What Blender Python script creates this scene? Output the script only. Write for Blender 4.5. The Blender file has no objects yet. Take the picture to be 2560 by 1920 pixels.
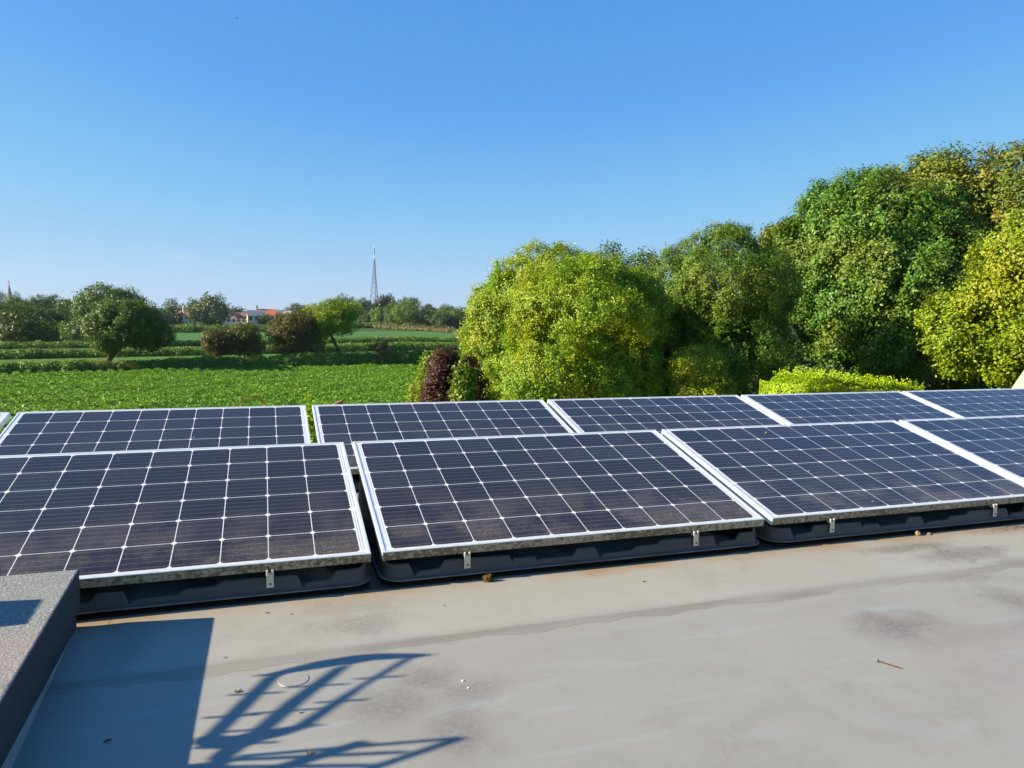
import bpy, bmesh, math, random
import numpy as np
from mathutils import Vector, Matrix

C = bpy.context.scene.collection
sc = bpy.context.scene
rng = np.random.default_rng(11)
random.seed(5)
R = math.radians

# ------------------------------------------------------------------ camera
CAM = np.array([-0.392, -2.6, 0.996])
FPX, PITCH, ROLL, YAW = 1834.0, 0.0943, 0.0155, 0.3249
fw_ = np.array([math.sin(YAW) * math.cos(PITCH), math.cos(YAW) * math.cos(PITCH), -math.sin(PITCH)])
rt0 = np.array([math.cos(YAW), -math.sin(YAW), 0.0])
up0 = np.cross(rt0, fw_)
rt_ = math.cos(ROLL) * rt0 + math.sin(ROLL) * up0
up_ = -math.sin(ROLL) * rt0 + math.cos(ROLL) * up0
cd = bpy.data.cameras.new("camera")
cam = bpy.data.objects.new("camera", cd)
C.objects.link(cam)
M4 = Matrix.Identity(4)
for i in range(3):
    M4[i][0], M4[i][1], M4[i][2], M4[i][3] = rt_[i], up_[i], -fw_[i], CAM[i]
cam.matrix_world = M4
cd.sensor_fit = 'HORIZONTAL'
cd.sensor_width = 36.0
cd.lens = FPX / 2560 * 36
cd.clip_start = 0.02
cd.clip_end = 6000
cd.dof.use_dof = True
cd.dof.focus_distance = 5.0
cd.dof.aperture_fstop = 9.0
sc.camera = cam

# ------------------------------------------------------------------ sky and sun
SUN_EL, SUN_AZ = R(24.3), R(8.0)          # the sun stands to -X, a little towards +Y
to_sun = Vector((-math.cos(SUN_EL) * math.cos(SUN_AZ), math.cos(SUN_EL) * math.sin(SUN_AZ), math.sin(SUN_EL)))
world = bpy.data.worlds.new("World")
sc.world = world
world.use_nodes = True
wt = world.node_tree
wt.nodes.clear()
sky = wt.nodes.new('ShaderNodeTexSky')
sky.sky_type = 'NISHITA'
sky.sun_disc = False
sky.sun_elevation = SUN_EL
sky.sun_rotation = math.atan2(to_sun.x, to_sun.y)
sky.altitude = 0
sky.air_density = 1.0
sky.dust_density = 0.0
sky.ozone_density = 3.0
bg = wt.nodes.new('ShaderNodeBackground')
bg.inputs['Strength'].default_value = 0.10
wo = wt.nodes.new('ShaderNodeOutputWorld')
# clear maritime air: the model sky, its channels graded to the even blue of the day
EXPO = 1.35
vm = wt.nodes.new('ShaderNodeVectorMath'); vm.operation = 'SCALE'; vm.inputs['Scale'].default_value = 0.1
wt.links.new(sky.outputs[0], vm.inputs[0])
crv = wt.nodes.new('ShaderNodeRGBCurve')
for i, pts_ in enumerate(([(0, 0), (.107, .090), (.15, .128), (.179, .165), (.30, .285), (.436, .381), (1, .62)],
                          [(0, 0), (.193, .330), (.268, .400), (.304, .445), (.43, .565), (.558, .617), (1, .78)],
                          [(0, 0), (.20, .55), (.34, .775), (.46, .87), (.526, .88), (1, .96)])):
    cu = crv.mapping.curves[i]
    cu.points[0].location = pts_[0]; cu.points[1].location = pts_[-1]
    for p_ in pts_[1:-1]: cu.points.new(*p_)
crv.mapping.extend = 'HORIZONTAL'
crv.mapping.update()
wt.links.new(vm.outputs[0], crv.inputs['Color'])
ml = wt.nodes.new('ShaderNodeVectorMath'); ml.operation = 'SCALE'; ml.inputs['Scale'].default_value = 10 / 2 ** EXPO
wt.links.new(crv.outputs['Color'], ml.inputs[0])
# a few thin wisps of cloud low on the left
tcw = wt.nodes.new('ShaderNodeTexCoord')
mpw = wt.nodes.new('ShaderNodeMapping'); mpw.inputs['Scale'].default_value = (14, 14, 90)
nzw = wt.nodes.new('ShaderNodeTexNoise'); nzw.inputs['Scale'].default_value = 1.0; nzw.inputs['Detail'].default_value = 5
wt.links.new(tcw.outputs['Generated'], mpw.inputs[0]); wt.links.new(mpw.outputs[0], nzw.inputs['Vector'])
def mr(sock, a, b):
    x = wt.nodes.new('ShaderNodeMapRange'); x.interpolation_type = 'SMOOTHSTEP'
    wt.links.new(sock, x.inputs[0]); x.inputs[1].default_value = a; x.inputs[2].default_value = b
    return x.outputs[0]
sw = wt.nodes.new('ShaderNodeSeparateXYZ'); wt.links.new(tcw.outputs['Generated'], sw.inputs[0])
def mu(a, b):
    x = wt.nodes.new('ShaderNodeMath'); x.operation = 'MULTIPLY'
    for i, q in enumerate((a, b)):
        if isinstance(q, float): x.inputs[i].default_value = q
        else: wt.links.new(q, x.inputs[i])
    return x.outputs[0]
cl = mu(mu(mr(nzw.outputs[0], .54, .74), mr(sw.outputs[2], .022, .045)), mu(mr(sw.outputs[2], .085, .055), mr(sw.outputs[0], .02, -.10)))
mxw = wt.nodes.new('ShaderNodeMix'); mxw.data_type = 'RGBA'
wt.links.new(mu(cl, .5), mxw.inputs[0]); wt.links.new(ml.outputs[0], mxw.inputs[6])
mxw.inputs[7].default_value = (.62 * 10 / 2 ** EXPO, .72 * 10 / 2 ** EXPO, .84 * 10 / 2 ** EXPO, 1)
wt.links.new(mxw.outputs[2], bg.inputs['Color'])
wt.links.new(bg.outputs[0], wo.inputs[0])
sd = bpy.data.lights.new("sun", 'SUN')
sd.energy = 5.0
sd.angle = R(0.53)
sd.color = (1.0, 0.89, 0.66)
sun = bpy.data.objects.new("sun", sd)
C.objects.link(sun)
sun.rotation_euler = to_sun.to_track_quat('Z', 'Y').to_euler()
sc.view_settings.view_transform = 'Standard'
sc.view_settings.look = 'None'
sc.view_settings.gamma = 1.0
sc.view_settings.exposure = EXPO
sc.cycles.max_bounces = 6
sc.cycles.transparent_max_bounces = 4

# ------------------------------------------------------------------ helpers
G = -4.2   # garden and field level; the roof deck is z = 0

def ray(px, py):
    d = fw_ * FPX + rt_ * (px - 1280) - up_ * (py - 960)
    return d
def at(px, py, d):
    """world point seen at pixel (2560 wide photo) at horizontal distance d"""
    v = ray(px, py)
    return CAM + v * (d / math.hypot(v[0], v[1]))
def gnd(px, d, z=G):
    p = at(px, 790, d)
    return np.array([p[0], p[1], z])

def tag(o, label=None, cat=None, group=None, kind=None):
    if label: o["label"] = label
    if cat: o["category"] = cat
    if group: o["group"] = group
    if kind: o["kind"] = kind
    return o
def empty(name, loc, rz=0.0):
    o = bpy.data.objects.new(name, None)
    o.empty_display_size = 0.2
    C.objects.link(o)
    o.location = loc
    o.rotation_euler = (0, 0, rz)
    return o
def link(name, me, mat, parent=None, smooth=False):
    o = bpy.data.objects.new(name, me)
    C.objects.link(o)
    if mat:
        me.materials.append(mat)
    if parent is not None:
        o.parent = parent
    if smooth:
        me.polygons.foreach_set('use_smooth', np.ones(len(me.polygons), dtype=bool))
    return o
def from_bm(name, bm, mat, parent=None, smooth=False):
    me = bpy.data.meshes.new(name)
    bmesh.ops.recalc_face_normals(bm, faces=bm.faces)
    bm.to_mesh(me)
    bm.free()
    return link(name, me, mat, parent, smooth)
def from_np(name, V, F, mat, parent=None, smooth=False):
    """V (n,3), F (m,k) faces of equal size"""
    me = bpy.data.meshes.new(name)
    V = np.asarray(V, dtype=np.float32)
    F = np.asarray(F, dtype=np.int32)
    m, k = F.shape
    me.vertices.add(len(V))
    me.vertices.foreach_set('co', V.ravel())
    me.loops.add(m * k)
    me.loops.foreach_set('vertex_index', F.ravel())
    me.polygons.add(m)
    me.polygons.foreach_set('loop_start', np.arange(0, m * k, k, dtype=np.int32))
    try:
        me.polygons.foreach_set('loop_total', np.full(m, k, dtype=np.int32))
    except Exception:
        pass
    me.update(calc_edges=True)
    me.validate()
    return link(name, me, mat, parent, smooth)
def box(bm, lo, hi, bevel=0.0, seg=2):
    r = bmesh.ops.create_cube(bm, size=1.0)
    vs = r['verts']
    for v in vs:
        for i in range(3):
            v.co[i] = lo[i] + (v.co[i] + 0.5) * (hi[i] - lo[i])
    if bevel > 0:
        es = list({e for v in vs for e in v.link_edges})
        bmesh.ops.bevel(bm, geom=es, offset=bevel, segments=seg, profile=0.6, affect='EDGES')
def tube(bm, pts, radii, n=8, cap=True):
    pts = [Vector(p) for p in pts]
    rings = []
    prev = None
    for i, p in enumerate(pts):
        t = (pts[min(i + 1, len(pts) - 1)] - pts[max(i - 1, 0)]).normalized()
        a = t.orthogonal().normalized() if prev is None else (prev - t * prev.dot(t)).normalized()
        prev = a
        b = t.cross(a)
        r = radii[i] if hasattr(radii, '__len__') else radii
        rings.append([bm.verts.new(p + (a * math.cos(2 * math.pi * k / n) + b * math.sin(2 * math.pi * k / n)) * r) for k in range(n)])
    for q in range(len(rings) - 1):
        for k in range(n):
            bm.faces.new((rings[q][k], rings[q][(k + 1) % n], rings[q + 1][(k + 1) % n], rings[q + 1][k]))
    if cap:
        bm.faces.new(rings[0][::-1])
        bm.faces.new(rings[-1])
def prism(bm, poly, h0, h1, axis='X'):
    """extrude a 2-D polygon between h0 and h1 along an axis"""
    def mk(u, v, w):
        return {'X': (w, u, v), 'Y': (u, w, v), 'Z': (u, v, w)}[axis]
    a = [bm.verts.new(mk(u, v, h0)) for u, v in poly]
    b = [bm.verts.new(mk(u, v, h1)) for u, v in poly]
    n = len(poly)
    bm.faces.new(a[::-1])
    bm.faces.new(b)
    for i in range(n):
        bm.faces.new((a[i], a[(i + 1) % n], b[(i + 1) % n], b[i]))

# ------------------------------------------------------------------ materials
class NT:
    def __init__(s, name):
        s.m = bpy.data.materials.new(name)
        s.m.use_nodes = True
        s.t = s.m.node_tree
        s.t.nodes.clear()
        s.out = s.t.nodes.new('ShaderNodeOutputMaterial')
    def n(s, typ, **kw):
        x = s.t.nodes.new(typ)
        for k, v in kw.items():
            setattr(x, k, v)
        return x
    def put(s, sock, v):
        if v is None: return
        if hasattr(v, 'is_output'):
            s.t.links.new(v, sock)
        elif hasattr(sock.default_value, '__len__') and not hasattr(v, '__len__'):
            sock.default_value = (v, v, v, 1)[:len(sock.default_value)]
        elif hasattr(v, '__len__') and len(v) == 3 and len(sock.default_value) == 4:
            sock.default_value = (*v, 1)
        else:
            sock.default_value = v
    def math(s, op, a, b=None, c=None, clamp=False):
        x = s.n('ShaderNodeMath', operation=op, use_clamp=clamp)
        for i, v in enumerate((a, b, c)):
            if v is not None: s.put(x.inputs[i], v)
        return x.outputs[0]
    def vmath(s, op, a, b=None, scale=None):
        x = s.n('ShaderNodeVectorMath', operation=op)
        s.put(x.inputs[0], a)
        if b is not None: s.put(x.inputs[1], b)
        if scale is not None: s.put(x.inputs['Scale'], scale)
        return x.outputs[0]
    def mix(s, f, a, b, blend='MIX'):
        x = s.n('ShaderNodeMix', data_type='RGBA', blend_type=blend)
        x.clamp_factor = True
        s.put(x.inputs[0], f); s.put(x.inputs[6], a); s.put(x.inputs[7], b)
        return x.outputs[2]
    def fmix(s, f, a, b):
        x = s.n('ShaderNodeMix', data_type='FLOAT')
        s.put(x.inputs[0], f); s.put(x.inputs[2], a); s.put(x.inputs[3], b)
        return x.outputs[0]
    def ramp(s, f, stops, interp='LINEAR'):
        x = s.n('ShaderNodeValToRGB')
        x.color_ramp.interpolation = interp
        el = x.color_ramp.elements
        while len(el) > 1: el.remove(el[-1])
        el[0].position = stops[0][0]; el[0].color = (*stops[0][1], 1)
        for p, c in stops[1:]:
            e = el.new(p); e.color = (*c, 1)
        s.put(x.inputs[0], f)
        return x.outputs[0]
    def step(s, v, lo, hi):
        x = s.n('ShaderNodeMapRange', interpolation_type='SMOOTHSTEP')
        s.put(x.inputs[0], v); s.put(x.inputs[1], lo); s.put(x.inputs[2], hi)
        return x.outputs[0]
    def noise(s, vec, scale, detail=3, rough=0.55, dist=0.0, which=0):
        x = s.n('ShaderNodeTexNoise')
        s.put(x.inputs['Vector'], vec); s.put(x.inputs['Scale'], scale); s.put(x.inputs['Detail'], detail)
        s.put(x.inputs['Roughness'], rough); s.put(x.inputs['Distortion'], dist)
        return x.outputs[which]
    def vor(s, vec, scale, feature='F1', out=0):
        x = s.n('ShaderNodeTexVoronoi', feature=feature)
        s.put(x.inputs['Vector'], vec); s.put(x.inputs['Scale'], scale)
        return x.outputs[out]
    def pos(s):
        return s.n('ShaderNodeNewGeometry').outputs['Position']
    def obj(s):
        return s.n('ShaderNodeTexCoord').outputs['Object']
    def xyz(s, v):
        x = s.n('ShaderNodeSeparateXYZ'); s.put(x.inputs[0], v)
        return x.outputs
    def comb(s, a, b, c=0.0):
        x = s.n('ShaderNodeCombineXYZ'); s.put(x.inputs[0], a); s.put(x.inputs[1], b); s.put(x.inputs[2], c)
        return x.outputs[0]
    def bump(s, h, strength=0.3, dist=0.01):
        x = s.n('ShaderNodeBump'); s.put(x.inputs['Height'], h)
        x.inputs['Strength'].default_value = strength; x.inputs['Distance'].default_value = dist
        return x.outputs[0]
    def rnd(s):
        return s.n('ShaderNodeObjectInfo').outputs['Random']
    def pbr(s, base, rough=0.6, metal=0.0, spec=0.5, normal=None, coat=0.0, coat_rough=0.1):
        x = s.n('ShaderNodeBsdfPrincipled')
        s.put(x.inputs['Base Color'], base); s.put(x.inputs['Roughness'], rough); s.put(x.inputs['Metallic'], metal)
        s.put(x.inputs['Specular IOR Level'], spec)
        s.put(x.inputs['Coat Weight'], coat); s.put(x.inputs['Coat Roughness'], coat_rough)
        if normal is not None: s.t.links.new(normal, x.inputs['Normal'])
        return x.outputs[0]
    def done(s, shader):
        s.t.links.new(shader, s.out.inputs[0])
        return s.m

def plain(name, col, rough=0.6, metal=0.0, var=0.15, scale=8.0, spec=0.5):
    t = NT(name)
    nz = t.noise(t.obj(), scale, 4)
    c = t.mix(nz, tuple(x * (1 - var) for x in col), tuple(min(1, x * (1 + var)) for x in col))
    return t.done(t.pbr(c, rough, metal, spec))

def leaf_mat(name, stops, clump=None, clump_scale=0.8, clump_amt=0.6, trans=0.22, rough=0.5, spec=0.35):
    """leaves: a colour per leaf, plus slow drift of tint through the crown"""
    t = NT(name)
    r = t.n('ShaderNodeNewGeometry').outputs['Random Per Island']
    br = t.noise(t.pos(), 3.2 if clump_scale > 0.3 else 0.9, 2, 0.5)      # whole sprays differ, and leaves within them a little
    r = t.math('ADD', t.math('MULTIPLY', r, 0.48), t.math('MULTIPLY', t.step(br, 0.25, 0.75), 0.52))
    c = t.ramp(r, stops)
    if clump is not None:
        nz = t.step(t.noise(t.pos(), clump_scale, 3, 0.6), 0.42, 0.66)
        c = t.mix(t.math('MULTIPLY', nz, clump_amt), c, clump)
    p = t.pbr(c, rough, 0, spec)
    tr = t.n('ShaderNodeBsdfTranslucent')
    t.put(tr.inputs[0], t.mix(0.5, c, (0.22, 0.26, 0.02), 'MIX'))
    ms = t.n('ShaderNodeMixShader')
    ms.inputs[0].default_value = trans
    t.t.links.new(p, ms.inputs[1]); t.t.links.new(tr.outputs[0], ms.inputs[2])
    return t.done(ms.outputs[0])

def mat_roof():
    t = NT("roof_coating")
    P = t.pos()
    x, y, z = t.xyz(P)
    n1 = t.noise(P, 1.3, 5, 0.6)
    n2 = t.noise(P, 6.0, 5, 0.65)
    n3 = t.noise(P, 60.0, 4, 0.6)
    grain = t.noise(P, 420.0, 2, 0.6)
    streak = t.noise(t.comb(t.math('MULTIPLY', x, 1.2), t.math('MULTIPLY', y, 7.0), 0), 2.2, 5, 0.6)
    c = t.mix(n1, (0.335, 0.318, 0.285), (0.46, 0.43, 0.375))
    c = t.mix(t.step(streak, 0.5, 0.75), c, (0.42, 0.43, 0.43))
    c = t.mix(t.math('MULTIPLY', t.step(n2, 0.5, 0.7), 0.4), c, (0.36, 0.325, 0.29))
    c = t.mix(t.math('MULTIPLY', t.step(t.noise(P, 0.9, 2, 0.5), 0.55, 0.75), 0.35), c, (0.41, 0.35, 0.33))
    c = t.mix(t.math('MULTIPLY', t.step(t.noise(t.vmath('ADD', P, (5, 2, 0)), 1.1, 2, 0.5), 0.55, 0.72), 0.35), c, (0.36, 0.385, 0.41))
    band = t.math('MULTIPLY', t.step(y, -0.46, -0.40), t.math('SUBTRACT', 1.0, t.step(t.math('ADD', y, t.math('MULTIPLY', n2, 0.1)), -0.02, 0.05)))
    c = t.mix(t.math('MULTIPLY', band, t.fmix(n1, 0.35, 0.85)), c, (0.50, 0.465, 0.40))
    ring = t.math('ABSOLUTE', t.math('SUBTRACT', t.noise(P, 1.7, 5, 0.62, 0.4), 0.5))
    rmask = t.step(t.noise(t.vmath('ADD', P, (9, 4, 0)), 1.6, 3, 0.6), 0.47, 0.62)
    c = t.mix(t.math('MULTIPLY', t.math('MULTIPLY', t.math('SUBTRACT', 1.0, t.step(ring, 0.0, 0.008)), rmask), 0.14), c, (0.24, 0.21, 0.18))
    c = t.mix(t.math('MULTIPLY', t.math('MULTIPLY', t.math('SUBTRACT', 1.0, t.step(ring, 0.0, 0.07)), rmask), 0.22), c, (0.33, 0.295, 0.26))
    pink = t.math('MULTIPLY', t.step(x, 1.2, 2.0), t.math('SUBTRACT', 1.0, t.step(y, -1.1, -0.7)))
    c = t.mix(t.math('MULTIPLY', pink, 0.45), c, (0.40, 0.335, 0.325))
    # purplish grime patches, each with its own outline
    dark = None
    for (sx, sy, rx, ry, a) in [(2.28, -0.17, .26, .06, .95), (2.44, -0.30, .24, .09, 1.0), (1.56, -0.80, .15, .10, 1.0), (0.30, -0.47, .25, .02, .6), (1.45, -0.50, .14, .025, .8),
                                (2.2, -0.53, .16, .05, .7), (2.16, -0.76, .10, .12, .8), (-0.10, -0.82, .12, .10, .75),
                                (0.02, -0.70, .09, .07, .8), (-0.14, -0.29, .16, .08, .55), (0.05, -0.48, .20, .03, .7),
                                (0.02, -0.98, .10, .12, .65), (-0.10, -0.15, .20, .07, .4), (0.12, -0.80, .1, .06, .6),
                                (-0.80, -0.26, .08, .2, .5), (1.75, -0.93, .25, .06, .35), (2.6, -0.45, .2, .06, .6), (3.3, -0.3, .4, .1, .5)]:
        dx = t.math('DIVIDE', t.math('SUBTRACT', x, sx), rx)
        dy = t.math('DIVIDE', t.math('SUBTRACT', y, sy), ry)
        d = t.math('SQRT', t.math('ADD', t.math('MULTIPLY', dx, dx), t.math('MULTIPLY', dy, dy)))
        d = t.math('ADD', d, t.math('MULTIPLY', t.math('SUBTRACT', n2, 0.5), 2.4))
        m = t.math('MULTIPLY', t.math('SUBTRACT', 1.0, t.step(d, 0.15, 1.5)), a)
        dark = m if dark is None else t.math('MAXIMUM', dark, m)
    dark = t.math('MULTIPLY', dark, t.fmix(t.step(n3, 0.35, 0.62), 0.55, 1.0))
    dark = t.math('MULTIPLY', dark, t.fmix(t.step(grain, 0.4, 0.6), 0.7, 1.0))
    c = t.mix(t.math('MULTIPLY', dark, 0.95), c, (0.20, 0.162, 0.145))
    # lapped seam that runs along the roof, with a ragged lower edge
    rag = t.math('ADD', t.math('MULTIPLY', t.math('SUBTRACT', t.noise(t.comb(t.math('MULTIPLY', x, 4.0), 0.3, 0), 1.0, 3, 0.5), 0.5), 0.15),
                 t.math('MULTIPLY', t.math('SUBTRACT', t.noise(t.comb(t.math('MULTIPLY', x, 24.0), 0.3, 0), 1.0, 2, 0.6), 0.5), 0.006))
    yl = t.math('ADD', t.math('ADD', y, 0.508), rag)
    inside = t.math('MULTIPLY', t.step(yl, -0.001, 0.001), t.math('SUBTRACT', 1.0, t.step(y, -0.457, -0.448)))
    c = t.mix(t.math('MULTIPLY', inside, t.fmix(t.step(t.noise(t.comb(t.math('MULTIPLY', x, 1.1), 0.7, 0), 1.0, 3, 0.6), 0.35, 0.65), 0.3, 0.85)), c, (0.305, 0.262, 0.215))
    edge = t.math('MULTIPLY', t.math('LESS_THAN', t.math('ABSOLUTE', yl), 0.0016), t.step(n2, 0.36, 0.5))
    c = t.mix(t.math('MULTIPLY', edge, 0.75), c, (0.15, 0.125, 0.10))
    halo = t.math('SUBTRACT', 1.0, t.step(t.math('ABSOLUTE', t.math('ADD', yl, 0.02)), 0.0, 0.05))
    c = t.mix(t.math('MULTIPLY', halo, 0.35), c, (0.43, 0.39, 0.335))
    # rusty silt washed out from under the trays
    silt = t.math('SUBTRACT', 1.0, t.step(t.math('ADD', t.math('ABSOLUTE', t.math('ADD', y, 0.02)), t.math('MULTIPLY', t.math('SUBTRACT', n2, 0.5), 0.16)), 0.01, 0.13))
    silt = t.math('MULTIPLY', silt, t.step(t.noise(t.comb(t.math('MULTIPLY', x, 2.2), 1.7, 0), 1.0, 3, 0.6), 0.30, 0.62))
    c = t.mix(t.math('MULTIPLY', silt, 0.9), c, (0.42, 0.285, 0.16))
    far = t.math('MULTIPLY', t.step(x, 2.7, 3.1), t.math('SUBTRACT', 1.0, t.step(t.math('ADD', t.math('ABSOLUTE', t.math('ADD', y, 0.06)), t.math('MULTIPLY', n2, 0.1)), 0.06, 0.16)))
    c = t.mix(t.math('MULTIPLY', far, t.step(n3, 0.3, 0.6)), c, (0.17, 0.09, 0.06))
    # shade under and just in front of the trays, painted in with dirt
    shade_y = t.math('ADD', y, t.math('MULTIPLY', t.math('SUBTRACT', n3, 0.5), 0.022))
    tray_shade_dirt = t.math('MULTIPLY', t.step(shade_y, -0.028, -0.012), t.math('SUBTRACT', 1.0, t.step(y, 0.9, 1.05)))
    tray_shade_dirt = t.math('MULTIPLY', tray_shade_dirt, t.step(x, -1.75, -1.66))
    c = t.mix(t.math('MULTIPLY', tray_shade_dirt, 0.9), c, (0.05, 0.036, 0.025))
    # crisp lap beside the upstand
    lap = t.math('MULTIPLY', t.math('LESS_THAN', t.math('ABSOLUTE', t.math('ADD', x, 0.877)), 0.0014), t.math('GREATER_THAN', y, -0.085))
    c = t.mix(t.math('MULTIPLY', lap, 0.8), c, (0.08, 0.07, 0.06))
    # specks
    v = t.vor(P, 30.0)
    sp = t.math('MULTIPLY', t.math('LESS_THAN', v, 0.055), t.step(t.noise(P, 3.3, 2), 0.55, 0.6))
    c = t.mix(t.math('MULTIPLY', sp, 0.6), c, (0.12, 0.10, 0.09))
    v2 = t.vor(t.vmath('ADD', P, (3.1, 1.2, 0)), 22.0)
    sp2 = t.math('MULTIPLY', t.math('LESS_THAN', v2, 0.03), t.step(t.noise(P, 2.1, 2), 0.52, 0.58))
    c = t.mix(t.math('MULTIPLY', sp2, 0.7), c, (0.7, 0.68, 0.64))
    c = t.mix(t.math('MULTIPLY', t.math('SUBTRACT', grain, 0.5), 0.35), c, (0.25, 0.23, 0.2))
    c = t.mix(1.0, c, (0.70, 0.70, 0.70), 'MULTIPLY')
    h = t.math('ADD', t.math('MULTIPLY', n3, 0.35), t.math('ADD', t.math('MULTIPLY', n2, 1.0), t.math('MULTIPLY', grain, 0.12)))
    h = t.math('ADD', h, t.math('MULTIPLY', inside, 0.35))
    nm = t.bump(h, 0.16, 0.005)
    rg = t.fmix(n2, 0.42, 0.62)
    return t.done(t.pbr(c, rg, 0, 0.4, nm))

def mat_felt():
    t = NT("mineral_felt")
    P = t.pos()
    g = t.noise(P, 230.0, 4, 0.75)
    g2 = t.noise(P, 110.0, 3, 0.6)
    big = t.noise(P, 5.0, 4, 0.6)
    c = t.ramp(g, [(0.30, (0.06, 0.065, 0.065)), (0.45, (0.19, 0.19, 0.185)), (0.58, (0.36, 0.36, 0.34)), (0.75, (0.55, 0.55, 0.52))])
    c = t.mix(t.math('MULTIPLY', t.step(g2, 0.45, 0.65), 0.45), c, (0.16, 0.16, 0.155))
    x, y, z = t.xyz(P)
    d = t.math('ADD', t.math('ABSOLUTE', t.math('ADD', y, 0.66)), t.math('MULTIPLY', t.math('SUBTRACT', big, 0.5), 0.35))
    d = t.math('ADD', d, t.math('MULTIPLY', t.math('MAXIMUM', t.math('SUBTRACT', -0.93, x), 0.0), 0.5))
    pk = t.math('SUBTRACT', 1.0, t.step(d, 0.08, 0.22))
    c = t.mix(t.math('MULTIPLY', pk, 0.28), c, (0.40, 0.27, 0.25))
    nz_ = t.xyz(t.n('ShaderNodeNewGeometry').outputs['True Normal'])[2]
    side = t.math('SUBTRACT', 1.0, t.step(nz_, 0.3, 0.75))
    c = t.mix(t.math('MULTIPLY', side, 0.85), c, t.mix(big, (0.028, 0.031, 0.031), (0.055, 0.057, 0.056)))  # upright sides painted darker: their shade is put into the felt colour
    return t.done(t.pbr(c, 0.9, 0, 0.15, t.bump(t.math('ADD', g, g2), 0.7, 0.004)))

def mat_glass():
    """one module's face: 10 x 6 pseudo-square cells on white backsheet under glass"""
    t = NT("solar_cells")
    O = t.obj()
    u, v, w = t.xyz(O)
    cu = t.math('DIVIDE', t.math('SUBTRACT', u, 0.035), 0.158)
    cv = t.math('DIVIDE', t.math('SUBTRACT', v, 0.022), 0.158)
    a = t.math('MULTIPLY', t.math('ABSOLUTE', t.math('SUBTRACT', t.math('FRACT', cu), 0.5)), 0.158)
    b = t.math('MULTIPLY', t.math('ABSOLUTE', t.math('SUBTRACT', t.math('FRACT', cv), 0.5)), 0.158)
    cell = t.math('MULTIPLY', t.math('LESS_THAN', t.math('MAXIMUM', a, b), 0.0776), t.math('LESS_THAN', t.math('ADD', a, b), 0.1455))
    for e, lo, hi in ((cu, 0.0, 10.0), (cv, 0.0, 6.0)):
        cell = t.math('MULTIPLY', cell, t.math('MULTIPLY', t.math('GREATER_THAN', e, lo), t.math('LESS_THAN', e, hi)))
    ob = t.rnd()
    seed = t.comb(t.math('MULTIPLY', ob, 37.0), t.math('MULTIPLY', ob, 11.0), 0)
    Q = t.vmath('ADD', O, seed)
    wn = t.n('ShaderNodeTexWhiteNoise', noise_dimensions='3D')
    t.put(wn.inputs[0], t.comb(t.math('FLOOR', cu), t.math('FLOOR', cv), t.math('MULTIPLY', ob, 91.0)))
    cc = t.mix(wn.outputs[0], (0.0170, 0.0135, 0.0170), (0.028, 0.0235, 0.029))
    # thin bus bars along the long side, and the faint finger lines between them
    fb = t.math('ABSOLUTE', t.math('SUBTRACT', t.math('FRACT', t.math('MULTIPLY', t.math('FRACT', cv), 5.0)), 0.5))
    bus = t.math('LESS_THAN', fb, 0.026)
    cc = t.mix(t.math('MULTIPLY', bus, 0.6), cc, (0.20, 0.20, 0.23))
    white = t.mix(t.noise(Q, 9.0, 3), (0.62, 0.64, 0.66), (0.74, 0.75, 0.76))
    c = t.mix(cell, white, cc)
    # cross-connect ribbons at both short ends
    ue = t.math('MINIMUM', u, t.math('SUBTRACT', 1.65, u))
    rb = t.math('ADD', t.math('MULTIPLY', t.math('GREATER_THAN', ue, 0.0165), t.math('LESS_THAN', ue, 0.0215)),
                t.math('MULTIPLY', t.math('GREATER_THAN', ue, 0.027), t.math('LESS_THAN', ue, 0.0305)))
    brk = t.math('LESS_THAN', t.math('ABSOLUTE', t.math('SUBTRACT', t.math('FRACT', t.math('DIVIDE', cv, 2.0)), 0.5)), 0.46)
    rin = t.math('MULTIPLY', t.math('GREATER_THAN', cv, 0.05), t.math('LESS_THAN', cv, 5.95))
    rb = t.math('MULTIPLY', t.math('MULTIPLY', rb, brk), rin)
    c = t.mix(t.math('MULTIPLY', rb, 0.8), c, (0.30, 0.37, 0.45))
    # dust and dried splashes, heavier towards the lower edge
    low = t.math('SUBTRACT', 1.0, t.step(v, 0.0, 0.62))
    pat = t.step(t.noise(Q, 4.0, 4, 0.6), 0.40, 0.62)
    sp = t.noise(t.vmath('MULTIPLY', Q, (1.0, 1.6, 1.0)), 140.0, 3, 0.7, 1.5)
    thr = t.fmix(t.math('MULTIPLY', low, t.fmix(pat, 0.45, 1.0)), 0.74, 0.565)
    spk = t.step(sp, thr, t.math('ADD', thr, 0.05))
    film = t.math('ADD', t.math('MULTIPLY', t.math('MULTIPLY', low, pat), 0.14), 0.016)
    rim = t.math('MULTIPLY', t.math('SUBTRACT', 1.0, t.step(t.math('ADD', v, t.math('MULTIPLY', t.noise(Q, 30.0, 3), 0.03)), 0.02, 0.05)), 0.45)
    streak = t.noise(t.comb(t.math('MULTIPLY', u, 26.0), t.math('MULTIPLY', v, 1.5), t.math('MULTIPLY', ob, 9.0)), 1.0, 4, 0.65)
    film = t.math('ADD', film, t.math('MULTIPLY', t.step(streak, 0.5, 0.8), t.math('MULTIPLY', low, 0.05)))
    dirt = t.math('MAXIMUM', t.math('MULTIPLY', spk, 0.7), t.math('MAXIMUM', film, rim))
    c = t.mix(dirt, c, (0.33, 0.27, 0.20))
    vv = t.vor(Q, 5.0)
    drop = t.math('LESS_THAN', t.math('ADD', vv, t.math('MULTIPLY', t.noise(Q, 60.0, 2), 0.04)), 0.045)
    c = t.mix(t.math('MULTIPLY', drop, 0.8), c, (0.55, 0.54, 0.50))
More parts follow.
